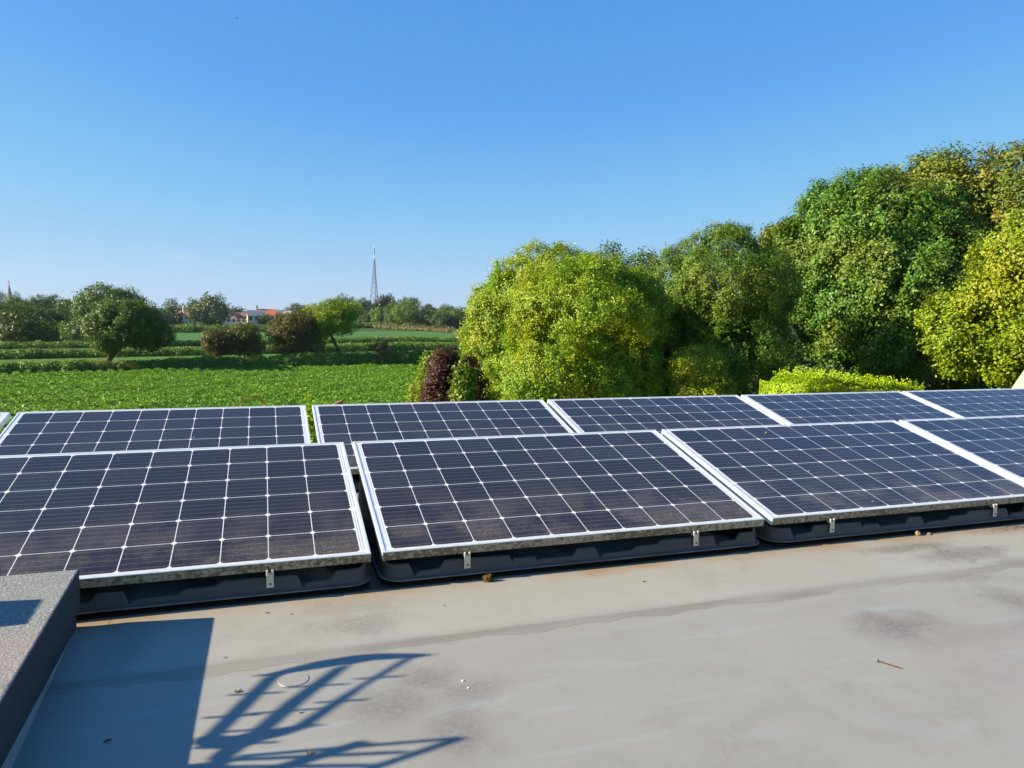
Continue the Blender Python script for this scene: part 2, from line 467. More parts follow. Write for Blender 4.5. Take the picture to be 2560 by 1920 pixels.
    rg = t.math('ADD', t.fmix(t.noise(Q, 3.0, 3), 0.09, 0.16), t.math('MULTIPLY', dirt, 0.6))
    return t.done(t.pbr(c, rg, 0, 0.33))

def mat_frame():
    t = NT("anodised_frame")
    O = t.obj()
    u, v, w = t.xyz(O)
    ob = t.rnd()
    Q = t.vmath('ADD', O, t.comb(t.math('MULTIPLY', ob, 23.0), 0, t.math('MULTIPLY', ob, 7.0)))
    n1 = t.noise(t.vmath('MULTIPLY', Q, (1.0, 1.0, 1.2)), 55.0, 5, 0.72, 0.6)
    n2 = t.noise(Q, 3.2, 3, 0.6)
    front = t.math('MULTIPLY', t.math('LESS_THAN', v, 0.0012), t.math('LESS_THAN', w, -0.0022))
    alg = t.step(t.math('ADD', n1, t.math('MULTIPLY', t.math('SUBTRACT', n2, 0.5), 0.45)), 0.42, 0.55)
    dust = t.mix(n2, (0.36, 0.295, 0.185), (0.50, 0.43, 0.30))
    fc = t.mix(alg, dust, t.mix(n1, (0.085, 0.072, 0.022), (0.20, 0.165, 0.07)))
    base = t.mix(t.noise(Q, 6.0, 3), (0.60, 0.645, 0.68), (0.71, 0.745, 0.76))
    topd = t.math('MULTIPLY', t.math('LESS_THAN', v, 0.013), t.math('MULTIPLY', t.step(t.noise(Q, 40.0, 4, 0.7), 0.5, 0.68), 0.45))
    base = t.mix(topd, base, (0.40, 0.36, 0.22))
    c = t.mix(front, base, fc)
    rg = t.fmix(front, 0.38, 0.8)
    return t.done(t.pbr(c, rg, t.fmix(front, 0.25, 0.0), 0.5))

def mat_tray():
    t = NT("black_tray_plastic")
    P = t.pos()
    x, y, z = t.xyz(P)
    n = t.noise(P, 9.0, 4, 0.6)
    n2 = t.noise(P, 90.0, 3, 0.7)
    c = t.mix(n, (0.070, 0.058, 0.046), (0.095, 0.079, 0.062))
    lip = t.math('MULTIPLY', t.math('SUBTRACT', 1.0, t.step(z, 0.0235, 0.027)), t.fmix(t.step(n, 0.35, 0.6), 0.35, 1.0))
    c = t.mix(t.math('MULTIPLY', lip, 0.55), c, (0.30, 0.28, 0.25))
    return t.done(t.pbr(c, t.fmix(n, 0.42, 0.56), 0, 0.28, t.bump(t.noise(P, 700.0, 2), 0.12, 0.001)))

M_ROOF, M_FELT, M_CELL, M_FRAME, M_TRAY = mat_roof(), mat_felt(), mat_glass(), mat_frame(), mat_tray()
M_CLAMP = plain("clamp_cream", (0.64, 0.54, 0.37), 0.5, 0.0, 0.2, 60)
M_BOLT = plain("rusty_bolt", (0.16, 0.08, 0.035), 0.8, 0, 0.5, 200)
M_RUST = plain("rusted_nail", (0.085, 0.026, 0.017), 0.85, 0, 0.4, 300)
M_STEEL = plain("galvanised_steel", (0.42, 0.43, 0.44), 0.45, 0.6, 0.12, 20)
M_RENDER = plain("cream_render", (0.60, 0.54, 0.44), 0.9, 0, 0.12, 0.8)
M_BARK = plain("bark", (0.085, 0.065, 0.045), 0.95, 0, 0.4, 12, 0.2)
M_SOIL = plain("soil", (0.035, 0.03, 0.016), 0.95, 0, 0.4, 3, 0.1)

# ------------------------------------------------------------------ ground and fields
def mat_ground():
    t = NT("grass_ground")
    P = t.pos()
    n1 = t.noise(P, 0.05, 4, 0.6); n2 = t.noise(P, 1.2, 5, 0.7)
    c = t.mix(n1, (0.035, 0.075, 0.014), (0.07, 0.11, 0.022))
    c = t.mix(t.step(n2, 0.45, 0.7), c, (0.03, 0.055, 0.012))
    return t.done(t.pbr(c, 0.95, 0, 0.1, t.bump(n2, 1.0, 0.3)))
bm = bmesh.new()
RG = 1500.0
bmesh.ops.create_circle(bm, cap_ends=True, radius=RG, segments=96)
bmesh.ops.translate(bm, verts=bm.verts, vec=(0, 0, G))
tag(from_bm("ground", bm, mat_ground()), kind='structure')

def strip(pa, pb, pc, pd, name, mat, z):
    bm = bmesh.new()
    bm.faces.new([bm.verts.new((p[0], p[1], z)) for p in (pa, pb, pc, pd)])
    return tag(from_bm(name, bm, mat), kind='structure')
def mat_field(c0, c1, c2, sc_):
    t = NT("field_crop")
    P = t.pos()
    x, y, z = t.xyz(P)
    n1 = t.noise(P, 0.12, 3); n2 = t.noise(P, sc_, 5, 0.75)
    row = t.math('SINE', t.math('ADD', t.math('MULTIPLY', t.math('ADD', t.math('MULTIPLY', x, 0.55), t.math('MULTIPLY', y, -0.83)), 2.4), t.math('MULTIPLY', n1, 5.0)))
    n2 = t.math('ADD', n2, t.math('MULTIPLY', row, 0.05))
    c = t.mix(n1, c0, c1)
    c = t.mix(t.step(n2, 0.42, 0.62), c, c2)
    return t.done(t.pbr(c, 0.9, 0, 0.15, t.bump(n2, 1.0, 0.4)))
strip(gnd(-500, 22), gnd(1250, 22), gnd(1330, 80), gnd(-500, 72), "field_soil", M_SOIL, G + 0.02)
strip(gnd(-500, 73), gnd(1500, 82), gnd(1500, 112), gnd(-500, 97), "meadow", mat_field((0.08, 0.18, 0.02), (0.12, 0.23, 0.028), (0.06, 0.13, 0.016), 1.5), G + 0.02)
strip(gnd(-500, 98), gnd(1500, 113), gnd(1500, 143), gnd(-500, 119), "rough_pasture", mat_field((0.08, 0.17, 0.022), (0.12, 0.21, 0.03), (0.06, 0.12, 0.02), 1.2), G + 0.02)
strip(gnd(-500, 120), gnd(1500, 144), gnd(1500, 252), gnd(-500, 190), "far_field", mat_field((0.062, 0.165, 0.035), (0.09, 0.20, 0.045), (0.04, 0.115, 0.022), 0.9), G + 0.02)

# ------------------------------------------------------------------ foliage builders
def leaf_quads(P, N, size, aspect=0.62, droop=0.15):
    """one bent four-point leaf per row of P, facing N"""
    n = len(P)
    N = N / (np.linalg.norm(N, axis=1, keepdims=True) + 1e-9)
    T = rng.normal(size=(n, 3))
    T -= N * np.sum(T * N, 1, keepdims=True)
    T /= np.linalg.norm(T, axis=1, keepdims=True) + 1e-9
    B = np.cross(N, T)
    s = np.asarray(size).reshape(-1, 1) * np.ones((n, 1))
    V = np.empty((n, 4, 3))
    V[:, 0] = P - T * s * 0.5
    V[:, 1] = P + B * s * 0.5 * aspect + N * s * droop
    V[:, 2] = P + T * s * 0.5 - N * s * droop * 0.5
    V[:, 3] = P - B * s * 0.5 * aspect + N * s * droop
    F = np.arange(n * 4).reshape(n, 4)
    return V.reshape(-1, 3), F
def dirs(n):
    v = rng.normal(size=(n, 3))
    return v / np.linalg.norm(v, axis=1, keepdims=True)
def crown_points(blobs, n, jitter=0.25, up=0.25, shell=0.6):
    """leaves scattered through the outer part of each blob; blobs (m,6): centre, radii"""
    b = np.asarray(blobs, float)
    wgt = (b[:, 3] * b[:, 4] + b[:, 4] * b[:, 5] + b[:, 3] * b[:, 5])
    idx = rng.choice(len(b), size=n, p=wgt / wgt.sum())
    d = dirs(n)
    r = shell + (1.08 - shell) * rng.random((n, 1)) ** 0.7
    P = b[idx, :3] + d * b[idx, 3:] * r
    N = d / b[idx, 3:] * b[idx, 3:].mean(1, keepdims=True) + np.array([0, 0, up]) + rng.normal(size=(n, 3)) * jitter
    return P, N
def lobes(c, r, m, frac=(0.22, 0.4), spread=0.8, flat=0.85, low=-0.75, core=True):
    """break one ellipsoid into m overlapping clumps"""
    out = []
    c = np.asarray(c, float); r = np.asarray(r, float)
    k = 0
    while k < m:
        d = dirs(1)[0]
        if d[2] < low: continue
        f = frac[0] + (frac[1] - frac[0]) * rng.random()
        rr = r.mean() * f
        p = c + d * r * (spread * (0.86 + 0.22 * rng.random()))
        out.append([*p, rr * (0.9 + .3 * rng.random()), rr * (0.9 + .3 * rng.random()), rr * flat])
        k += 1
    if core:
        out.append([*c, *(r * 0.72)])
    return out
def wavy(P, k, seed, octaves=4):
    """smooth pseudo-noise in about -1..1"""
    r = np.random.default_rng(seed)
    out = np.zeros(len(P)); amp = 1.0; tot = 0
    for o_ in range(octaves):
        q = 0
        for _ in range(4):
            v = r.normal(size=3); v *= k * (0.7 + .6 * r.random()) / np.linalg.norm(v)
            q = q + np.sin(P @ v + r.random() * 6.28)
        out += amp * q / 2.2; tot += amp
        amp *= 0.62; k *= 2.1
    return out / tot
def crown_mass(ells, n, size, spray=9, rough=0.22, k=2.4, depth=0.30, spray_len=3.2, jitter=0.5, up=0.35, seed=1, hang=0.0):
    """continuous crown: sprays of leaves on the noisy outer surface of a few merged ellipsoids"""
    E = np.asarray(ells, float)
    m = n // spray
    wgt = (E[:, 3] * E[:, 4] + E[:, 4] * E[:, 5] + E[:, 3] * E[:, 5])
    idx = rng.choice(len(E), size=int(m * 2.5), p=wgt / wgt.sum())
    d = dirs(len(idx))
    base = E[idx, :3] + d * E[idx, 3:]
    # puffy clumps parted by creases, at two sizes, over a slow swell of the outline
    big = np.minimum(np.abs(wavy(base, k, seed, 1)) * 1.9, 1.0)
    mid = np.minimum(np.abs(wavy(base, k * 2.7, seed + 1, 1)) * 1.9, 1.0)
    small = np.minimum(np.abs(wavy(base, k * 7.5, seed + 2, 1)) * 1.9, 1.0)
    fine = wavy(base, k * 16.0, seed + 3, 1)
    fac = 0.98 + rough * (1.10 * (big - 0.75) + 0.80 * (mid - 0.7) + 0.55 * (small - 0.7) + 0.12 * fine)
    dens = rng.random(len(idx)) < 0.30 + 0.70 * small
    gapm = (mid < 0.16) & (rng.random(len(idx)) < 0.7)
    fac = fac * (1 - depth * rng.random(len(idx)) ** 1.6)
    fac = np.where(gapm, fac * 0.86, fac)
    C0 = E[idx, :3] + d * E[idx, 3:] * fac[:, None]
    keep = dens.copy()
    for e in range(len(E)):
        q = np.linalg.norm((C0 - E[e, :3]) / E[e, 3:], axis=1)
        keep &= ~((idx != e) & (q < 0.70))
    hole = wavy(C0, k * 2.1, seed + 5, 2) + 0.35 * wavy(C0, k * 6.0, seed + 6, 1)
    keep &= ~((hole > 0.36) & (rng.random(len(C0)) < 0.9))
    C0, d, idx = C0[keep][:m], d[keep][:m], idx[keep][:m]
    nrm = d / E[idx, 3:]; nrm /= np.linalg.norm(nrm, axis=1, keepdims=True)
    ax = nrm + np.array([0, 0, 0.45 - hang]) + rng.normal(size=nrm.shape) * 0.45
    ax /= np.linalg.norm(ax, axis=1, keepdims=True)
    t = (rng.random((len(C0), spray, 1)) - 0.35) * (0.6 + 1.3 * rng.random((len(C0), 1, 1)) ** 3)
    P = C0[:, None, :] + ax[:, None, :] * t * size * spray_len + rng.normal(size=(len(C0), spray, 3)) * size * (0.7 if spray < 12 else 0.9)
    N = nrm[:, None, :] * 0.9 + np.array([0, 0, up]) + rng.normal(size=P.shape) * jitter + rng.normal(size=(len(C0), 1, 3)) * 0.35
    P, N = P.reshape(-1, 3), N.reshape(-1, 3)
    # leaves inside the crown, so that a gap looks into foliage and not through it
    c = n // 5
    ie = rng.choice(len(E), size=c, p=wgt / wgt.sum())
    di = dirs(c)
    Pi = E[ie, :3] + di * E[ie, 3:] * (0.45 + 0.33 * rng.random((c, 1)))
    return np.vstack([P, Pi]), np.vstack([N, di + rng.normal(size=di.shape) * 0.5])
def trunk_mesh(base, top, r0, spread, parent, limbs=6, bend=(0, 0), name="trunk"):
    bm = bmesh.new()
    b = np.zeros(3); t = np.asarray(top, float) - np.asarray(base, float)
    pts, rad = [], []
    for i in range(7):
        f = i / 6
        p = t * f + np.array([bend[0] * math.sin(f * 3.1), bend[1] * math.sin(f * 3.1), 0])
        pts.append(p); rad.append(r0 * (1 - 0.72 * f) * (1.25 if i == 0 else 1))
    tube(bm, pts, rad, 8)
    for k in range(limbs):
        f = 0.35 + 0.55 * k / max(1, limbs - 1)
        p0 = t * f + np.array([bend[0] * math.sin(f * 3.1), bend[1] * math.sin(f * 3.1), 0])
        a = k * 2.4 + rng.random()
        e = p0 + np.array([math.cos(a) * spread * .75, math.sin(a) * spread * .75, spread * (0.35 + .3 * rng.random())])
        mid = (p0 + e) / 2 + np.array([0, 0, -spread * 0.06])
        tube(bm, [p0, mid, e], [r0 * 0.42 * (1.1 - f), r0 * 0.28 * (1.1 - f), r0 * 0.08], 6)
    return from_bm(name, bm, M_BARK, parent, True)

def plant(name, label, cat, base, blobs, n, size, mat, trunk_top=None, r0=0.15, spread=1.0, jitter=0.55, up=0.3,
          shell=0.6, group=None, shoots=0, shoot_len=0.3, aspect=0.62, bend=(0, 0), crown_name="crown", limbs=6, extra=None):
    base = np.asarray(base, float)
    o = empty(name, tuple(base))
    tag(o, label, cat, group)
    P, N = crown_points(blobs, n, jitter, up, shell)
    S = size * (0.65 + 0.7 * rng.random(len(P)))
    if shoots:
        b = np.asarray(blobs, float)
        k = rng.integers(0, len(b), shoots)
        d = dirs(shoots); d[:, 2] = np.abs(d[:, 2]) * 0.9 + 0.25
        d /= np.linalg.norm(d, axis=1, keepdims=True)
        q = b[k, :3] + d * b[k, 3:] * 0.95
        per = 16
        f = rng.random((shoots, per, 1))
        L = shoot_len * (0.5 + rng.random((shoots, 1, 1)))
        PP = (q[:, None, :] + d[:, None, :] * f * L + rng.normal(size=(shoots, per, 3)) * size * 0.45).reshape(-1, 3)
        NN = dirs(len(PP)) + np.array([0, 0, 0.3])
        P = np.vstack([P, PP]); N = np.vstack([N, NN])
        S = np.concatenate([S, size * (0.4 + 0.4 * rng.random(len(PP)))])
    if extra is not None:
        P = np.vstack([P, extra[0]]); N = np.vstack([N, extra[1]]); S = np.concatenate([S, extra[2]])
    keep = P[:, 2] > G + 0.05
    V, F = leaf_quads(P[keep] - base, N[keep], S[keep], aspect)
    from_np(crown_name, V, F, mat, o)
    if trunk_top is not None:
        trunk_mesh(base, trunk_top, r0, spread, o, limbs, bend)
    return o

def pxlobe(x0, x1, y0, y1, d, depth=1.0):
    """ellipsoid that covers a photo box at distance d: centre, radii"""
    c = at((x0 + x1) / 2, (y0 + y1) / 2, d)
    s = d / FPX
    rx = (x1 - x0) / 2 * s; rz = (y1 - y0) / 2 * s
    return c, np.array([rx, rx * depth, rz])

# ------------------------------------------------------------------ leaf materials
L_YG = leaf_mat("leaf_yellow_green", [(0.0, (0.086, 0.209, 0.011)), (0.40, (0.180, 0.325, 0.015)), (0.80, (0.325, 0.423, 0.015)), (1.0, (0.497, 0.433, 0.022))], (0.412, 0.380, 0.015), 0.9, 0.5, 0.3)
L_OLIVE = leaf_mat("leaf_olive", [(0.0, (0.040, 0.113, 0.011)), (0.5, (0.095, 0.193, 0.013)), (0.85, (0.173, 0.252, 0.016)), (1.0, (0.261, 0.266, 0.020))], (0.213, 0.229, 0.016), 0.8, 0.5, 0.25)
L_SYC = leaf_mat("leaf_sycamore", [(0.0, (0.043, 0.133, 0.018)), (0.5, (0.090, 0.211, 0.022)), (0.90, (0.152, 0.270, 0.026)), (0.95, (0.395, 0.360, 0.022)), (1.0, (0.590, 0.360, 0.022))], (0.234, 0.206, 0.022), 0.5, 0.42, 0.24)
L_SYC2 = leaf_mat("leaf_sycamore_turning", [(0.0, (0.046, 0.117, 0.017)), (0.5, (0.097, 0.183, 0.019)), (0.87, (0.177, 0.230, 0.021)), (0.94, (0.422, 0.335, 0.021)), (1.0, (0.582, 0.300, 0.021))], (0.335, 0.211, 0.021), 0.45, 0.5, 0.24)
L_LIME = leaf_mat("leaf_lime_yellow", [(0.0, (0.095, 0.181, 0.010)), (0.45, (0.190, 0.283, 0.011)), (0.90, (0.297, 0.361, 0.014)), (1.0, (0.454, 0.324, 0.020))], (0.366, 0.324, 0.011), 0.8, 0.5, 0.3)
L_PRIVET = leaf_mat("leaf_golden_hedge", [(0.0, (0.231, 0.391, 0.009)), (0.5, (0.358, 0.514, 0.011)), (1.0, (0.463, 0.570, 0.017))], None, 1, 0, 0.3)
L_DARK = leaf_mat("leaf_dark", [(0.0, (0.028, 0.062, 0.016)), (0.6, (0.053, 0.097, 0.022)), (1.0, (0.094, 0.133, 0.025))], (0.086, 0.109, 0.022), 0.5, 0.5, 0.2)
L_GREEN = leaf_mat("leaf_mid_green", [(0.0, (0.045, 0.103, 0.020)), (0.6, (0.086, 0.154, 0.027)), (1.0, (0.146, 0.206, 0.031))], (0.154, 0.189, 0.027), 0.35, 0.5, 0.22)
L_FAR = leaf_mat("leaf_far_green", [(0.0, (0.045, 0.089, 0.032)), (0.6, (0.074, 0.127, 0.042)), (1.0, (0.115, 0.163, 0.048))], (0.115, 0.154, 0.048), 0.12, 0.5, 0.2)
L_BROWN = leaf_mat("leaf_brown_hawthorn", [(0.0, (0.057, 0.065, 0.017)), (0.5, (0.122, 0.095, 0.023)), (1.0, (0.212, 0.130, 0.029))], (0.098, 0.114, 0.019), 0.6, 0.6, 0.2)
L_HAW = leaf_mat("leaf_olive_hawthorn", [(0.0, (0.045, 0.070, 0.012)), (0.5, (0.100, 0.100, 0.016)), (1.0, (0.165, 0.125, 0.020))], (0.11, 0.12, 0.015), 0.6, 0.6, 0.2)
L_PURPLE = leaf_mat("leaf_purple", [(0.0, (0.025, 0.006, 0.008)), (0.5, (0.058, 0.012, 0.014)), (0.85, (0.100, 0.028, 0.019)), (1.0, (0.166, 0.071, 0.036))], (0.116, 0.047, 0.027), 1.3, 0.5, 0.2)
L_HEDGE = leaf_mat("leaf_hedge", [(0.0, (0.081, 0.173, 0.024)), (0.55, (0.162, 0.293, 0.032)), (0.9, (0.254, 0.374, 0.045)), (1.0, (0.405, 0.304, 0.081))], (0.203, 0.193, 0.041), 0.25, 0.6, 0.22)
L_BANK = leaf_mat("grass_bank", [(0.0, (0.077, 0.176, 0.015)), (0.6, (0.132, 0.248, 0.022)), (1.0, (0.198, 0.275, 0.033))], None, 1, 0, 0.3)
L_CROP = leaf_mat("crop_leaf", [(0.0, (0.082, 0.229, 0.018)), (0.5, (0.140, 0.328, 0.022)), (0.9, (0.206, 0.404, 0.027)), (1.0, (0.281, 0.412, 0.045))], (0.206, 0.366, 0.018), 0.16, 0.5, 0.3)
L_BUFF = leaf_mat("dry_grass", [(0.0, (0.16, 0.13, 0.05)), (0.6, (0.25, 0.20, 0.08)), (1.0, (0.12, 0.15, 0.03))], None, 1, 0, 0.2)
L_MOSS = leaf_mat("moss", [(0.0, (0.10, 0.10, 0.015)), (0.5, (0.20, 0.13, 0.025)), (1.0, (0.30, 0.16, 0.03))], None, 1, 0, 0.1)

# ------------------------------------------------------------------ roof
bm = bmesh.new()
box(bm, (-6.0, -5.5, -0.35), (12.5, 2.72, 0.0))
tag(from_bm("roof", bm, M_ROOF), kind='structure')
hb = empty("building", (3.2, -1.4, G))
tag(hb, "rendered building whose flat roof carries the two rows of solar panels", "building")
bm = bmesh.new()
box(bm, (-8.9, -3.9, 0.0), (9.0, 3.9, -G - 0.352))
from_bm("wall", bm, M_RENDER, hb)

# felt-covered upstand beside the camera
def edge_x(y):
    return -0.9555 + (-0.059 - y) * 0.030
up = empty("roof_upstand", (-1.6, -0.9, 0))
tag(up, "low grey mineral felt covered upstand at the left edge of the roof", "roof upstand")
H_UP = 0.182
def upstand_bm(inset, z0, z1, bev):
    bm = bmesh.new()
    y0, y1 = -0.055 - inset, -1.75
    poly = [(-2.6, y1), (edge_x(y1) - inset, y1), (edge_x(y0) - inset, y0), (-2.6, y0)]
    prism(bm, [(a + 1.6, b + 0.9) for a, b in poly], z0, z1, 'Z')
    for v in bm.verts:          # the top falls gently towards the camera
        if v.co.z > 0.1: v.co.z -= 0.0165 * (0.845 - v.co.y)
    if bev:
        bmesh.ops.bevel(bm, geom=[e for e in bm.edges], offset=bev, segments=3, profile=0.5, affect='EDGES')
    return bm
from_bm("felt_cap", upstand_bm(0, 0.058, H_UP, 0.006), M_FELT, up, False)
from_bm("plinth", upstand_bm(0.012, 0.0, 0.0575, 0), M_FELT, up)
bm = bmesh.new()
ya, yb = -0.16, -1.75
n = 24
rows = []
for i in range(n + 1):
    y = ya + (yb - ya) * i / n
    tp = min(1.0, (i + 0.3) / 14)
    w = 0.010 * tp
    xe = edge_x(y) - 0.0115
    rows.append([bm.verts.new((xe + 1.6, y + 0.9, 0.002 + 0.013 * tp)), bm.verts.new((xe + 0.006 * tp + 1.6, y + 0.9, 0.001 + 0.006 * tp)), bm.verts.new((xe + 0.012 * tp + w + 1.6, y + 0.9, 0.001))])
for i in range(n):
    for k in range(2):
        bm.faces.new((rows[i][k], rows[i + 1][k], rows[i + 1][k + 1], rows[i][k + 1]))
from_bm("sealed_fillet", bm, M_ROOF, up, True)

# ------------------------------------------------------------------ unseen rail left of the frame, added and shaped to cast the ladder-like shadow
TE, CA, TA = math.tan(SUN_EL), math.cos(SUN_AZ), math.tan(SUN_AZ)
XR = -1.62
def back(x, y):
    """where the sun ray through a shadow point crosses the plane of the rail: (y, z)"""
    return (y + (x - XR) * TA, (x - XR) / CA * TE)
rail = empty("shadow_rail", (XR, -0.65, H_UP))
tag(rail, "unseen flat rail shaped so that its ladder shaped shadow lies on the flat roof", "guard rail")
def rail_part(name, pts, th=0.012):
    bm = bmesh.new()
    prism(bm, [(b + 0.65, c - H_UP) for b, c in (back(*p) for p in pts)], -th / 2, th / 2, 'X')
    return from_bm(name, bm, M_STEEL, rail)
def bar(name, a, b, w, th=0.012):
    (y0, z0), (y1, z1) = back(*a), back(*b)
    dy, dz = y1 - y0, z1 - z0
    L = math.hypot(dy, dz)
    py, pz = -dz / L * w / 2, dy / L * w / 2
    bm = bmesh.new()
    prism(bm, [(y0 + py + .65, z0 + pz - H_UP), (y1 + py + .65, z1 + pz - H_UP), (y1 - py + .65, z1 - pz - H_UP), (y0 - py + .65, z0 - pz - H_UP)], -th / 2, th / 2, 'X')
    return from_bm(name, bm, M_STEEL, rail)
rail_part("arch", [(-0.444, -0.553), (-0.392, -0.552), (-0.337, -0.535), (-0.257, -0.516), (-0.159, -0.51), (-0.081, -0.521), (0.026, -0.555), (0.067, -0.574),
                   (-0.003, -0.579), (-0.033, -0.570), (-0.106, -0.557), (-0.177, -0.564), (-0.219, -0.562), (-0.316, -0.566), (-0.371, -0.578), (-0.42, -0.560)], 0.010)
rail_part("upright", [(-0.56, -0.85), (-0.559, -0.829), (-0.538, -0.82), (-0.488, -0.722), (-0.406, -0.571), (-0.37, -0.576), (-0.455, -0.739), (-0.505, -0.83), (-0.515, -0.86)])
rail_part("upright", [(-0.46, -0.86), (-0.441, -0.838), (-0.356, -0.721), (-0.22, -0.570), (-0.177, -0.566), (-0.306, -0.722), (-0.391, -0.835), (-0.41, -0.86)])
rail_part("upright", [(-0.36, -0.86), (-0.337, -0.839), (-0.22, -0.734), (-0.03, -0.576), (-0.003, -0.579), (-0.143, -0.690), (-0.299, -0.845), (-0.33, -0.865)])
rail_part("foot_cutout", [(-0.566, -0.846), (-0.545, -0.828), (-0.499, -0.834), (-0.483, -0.843), (-0.441, -0.838), (-0.337, -0.839), (-0.299, -0.845), (-0.269, -0.86), (-0.30, -0.856), (-0.36, -0.875),
                         (-0.422, -0.885), (-0.45, -0.90), (-0.474, -0.925), (-0.479, -0.95), (-0.51, -0.96), (-0.526, -0.919), (-0.502, -0.889), (-0.531, -0.880)], 0.010)
for a, b in [((-0.549, -0.74), (-0.419, -0.763)), ((-0.495, -0.643), (-0.365, -0.668)), ((-0.351, -0.646), (-0.193, -0.674)), ((-0.172, -0.652), (-0.044, -0.673)),
             ((-0.285, -0.746), (-0.156, -0.769)), ((-0.445, -0.752), (-0.265, -0.780)), ((-0.493, -0.819), (-0.441, -0.829)), ((-0.45, -0.883), (-0.379, -0.899)), ((-0.561, -0.867), (-0.523, -0.878))]:
    bar("rung", a, b, 0.008, 0.008)
bar("brace", (-0.46, -0.932), (0.033, -1.007), 0.011)
bar("brace", (-0.48, -0.94), (-0.105, -1.024), 0.011)
bar("brace", (-0.52, -0.955), (-0.19, -1.050), 0.011)
bar("brace", (-0.185, -0.958), (-0.55, -1.04), 0.022)
bar("brace", (0.033, -1.007), (-0.35, -1.105), 0.015)
# unseen kerb below the rail and a box beside it, sized for their shadows
kerb = empty("shadow_kerb", (XR - 0.2, -1.4, 0))
tag(kerb, "unseen roof kerb left of the view, sized for its shadow, below the shaped rail", "kerb")
bm = bmesh.new()
zt = back(-0.478, -0.9)[1]
box(bm, (0.0, -1.5, 0.0), (0.2, 0.62 - 0.0, zt), 0.004)
box(bm, (-0.3, 1.03, 0.0), (0.2, 1.20, 0.464), 0.004)
from_bm("kerb_body", bm, M_RENDER, kerb)

# ------------------------------------------------------------------ solar panels
PL, PW, TILT, ZL = 1.65, 0.992, 0.2481, 0.13
GAPF, GAPB = 0.0425, 0.0416
def frame_bm():
    bm = bmesh.new()
    prof = [(0.0, -0.035), (0.0, -0.026), (0.0005, -0.0250), (0.0005, -0.0235), (0.0, -0.0225), (0.0, -0.0014), (0.0014, 0.0), (0.0105, 0.0), (0.0115, -0.0008), (0.0115, -0.0035),
            (0.0095, -0.008), (0.0015 + 0.0005, -0.008), (0.002, -0.033), (0.024, -0.033), (0.024, -0.035)]
    cs = [(0, 0, 1, 1), (PL, 0, -1, 1), (PL, PW, -1, -1), (0, PW, 1, -1)]
    rings = [[bm.verts.new((x + sx * i, y + sy * i, z)) for i, z in prof] for x, y, sx, sy in cs]
    m = len(prof)
    for a in range(4):
        b = (a + 1) % 4
        for k in range(m):
            q = (k + 1) % m
            bm.faces.new((rings[a][k], rings[b][k], rings[b][q], rings[a][q]))
    return bm
PROF = [(0.030, .091), (0.097, .092), (0.113, .048), (0.136, .060), (0.209, .064), (0.229, .092), (0.484, .088), (0.496, .062), (0.502, .074), (0.590, .074), (0.600, .054), (0.606, .061),
        (0.750, .062), (0.768, .088), (0.847, .088), (0.863, .048), (0.886, .059), (1.013, .061), (1.028, .075), (1.128, .076), (1.147, .091), (1.394, .089), (1.410, .048), (1.434, .060), (1.508, .063), (1.527, .090), (1.620, .090)]
PX, PZ = [p[0] for p in PROF], [p[1] for p in PROF]
YB = PW * math.cos(TILT)
def tray_bm():
    """ballast tray: rounded plan, notched front rim, rim rising with the module at the sides"""
    bm = bmesh.new()
    x0, x1, y0, y1, r = 0.006, PL - 0.006, -0.005, YB - 0.02, 0.07
    path = []   # (x, y, nx, ny)
    def line(a, b, n, nx, ny):
        for i in range(n):
            f = i / n
            path.append((a[0] + (b[0] - a[0]) * f, a[1] + (b[1] - a[1]) * f, nx, ny))
    def arc(cx, cy, a0, n=8):
        for i in range(n):
            a = a0 + math.pi / 2 * i / n
            path.append((cx + r * math.cos(a), cy + r * math.sin(a), math.cos(a), math.sin(a)))
    line((x0 + r, y0), (x1 - r, y0), 300, 0, -1)
    arc(x1 - r, y0 + r, -math.pi / 2)
    line((x1, y0 + r), (x1, y1 - r), 24, 1, 0)
    arc(x1 - r, y1 - r, 0)
    line((x1 - r, y1), (x0 + r, y1), 40, 0, 1)
    arc(x0 + r, y1 - r, math.pi / 2)
    line((x0, y1 - r), (x0, y0 + r), 24, -1, 0)
    arc(x0 + r, y0 + r, math.pi)
    slope = math.tan(TILT)
    rows = []
    for (x, y, nx, ny) in path:
        side = min(1.0, max(0.0, (y - y0) / r))
        hf = float(np.interp(x, PX, PZ)) - 0.0125
        hs = 0.084 + slope * max(0.0, y - 0.01) - 0.012
        h = hf if ny < -0.98 else hf * (1 - side) + min(hs, 0.33) * side
        lean = 0.10
        def p(off, z):
            o = off - lean * max(0.0, z - 0.02) * 0.9
            return (x + nx * o, y + ny * o, z)
        rows.append([bm.verts.new(q) for q in (p(0.003, 0.0195), p(0.012, 0.020), p(0.0132, 0.0222), p(0.012, 0.0245), p(0.006, 0.0262), p(0.002, 0.030), p(0.0, 0.036),
                                               p(0.0, h - 0.006), p(-0.0015, h - 0.002), p(-0.0045, h), p(-0.0105, h), p(-0.013, h - 0.003), p(-0.015, 0.024), p(-0.013, 0.0195))])
    n, m = len(rows), len(rows[0])
    for i in range(n):
        j = (i + 1) % n
        for k in range(m):
            q = (k + 1) % m
            bm.faces.new((rows[i][k], rows[j][k], rows[j][q], rows[i][q]))
    # floor of the tray
    box(bm, (0.03, 0.03, 0.020), (PL - 0.03, y1 - 0.03, 0.0235))
    for fx in (0.2, 0.8, 1.4):
        for fy in (0.2, 0.7):
            box(bm, (fx, fy, 0.0), (fx + 0.08, fy + 0.08, 0.0198))
    return bm
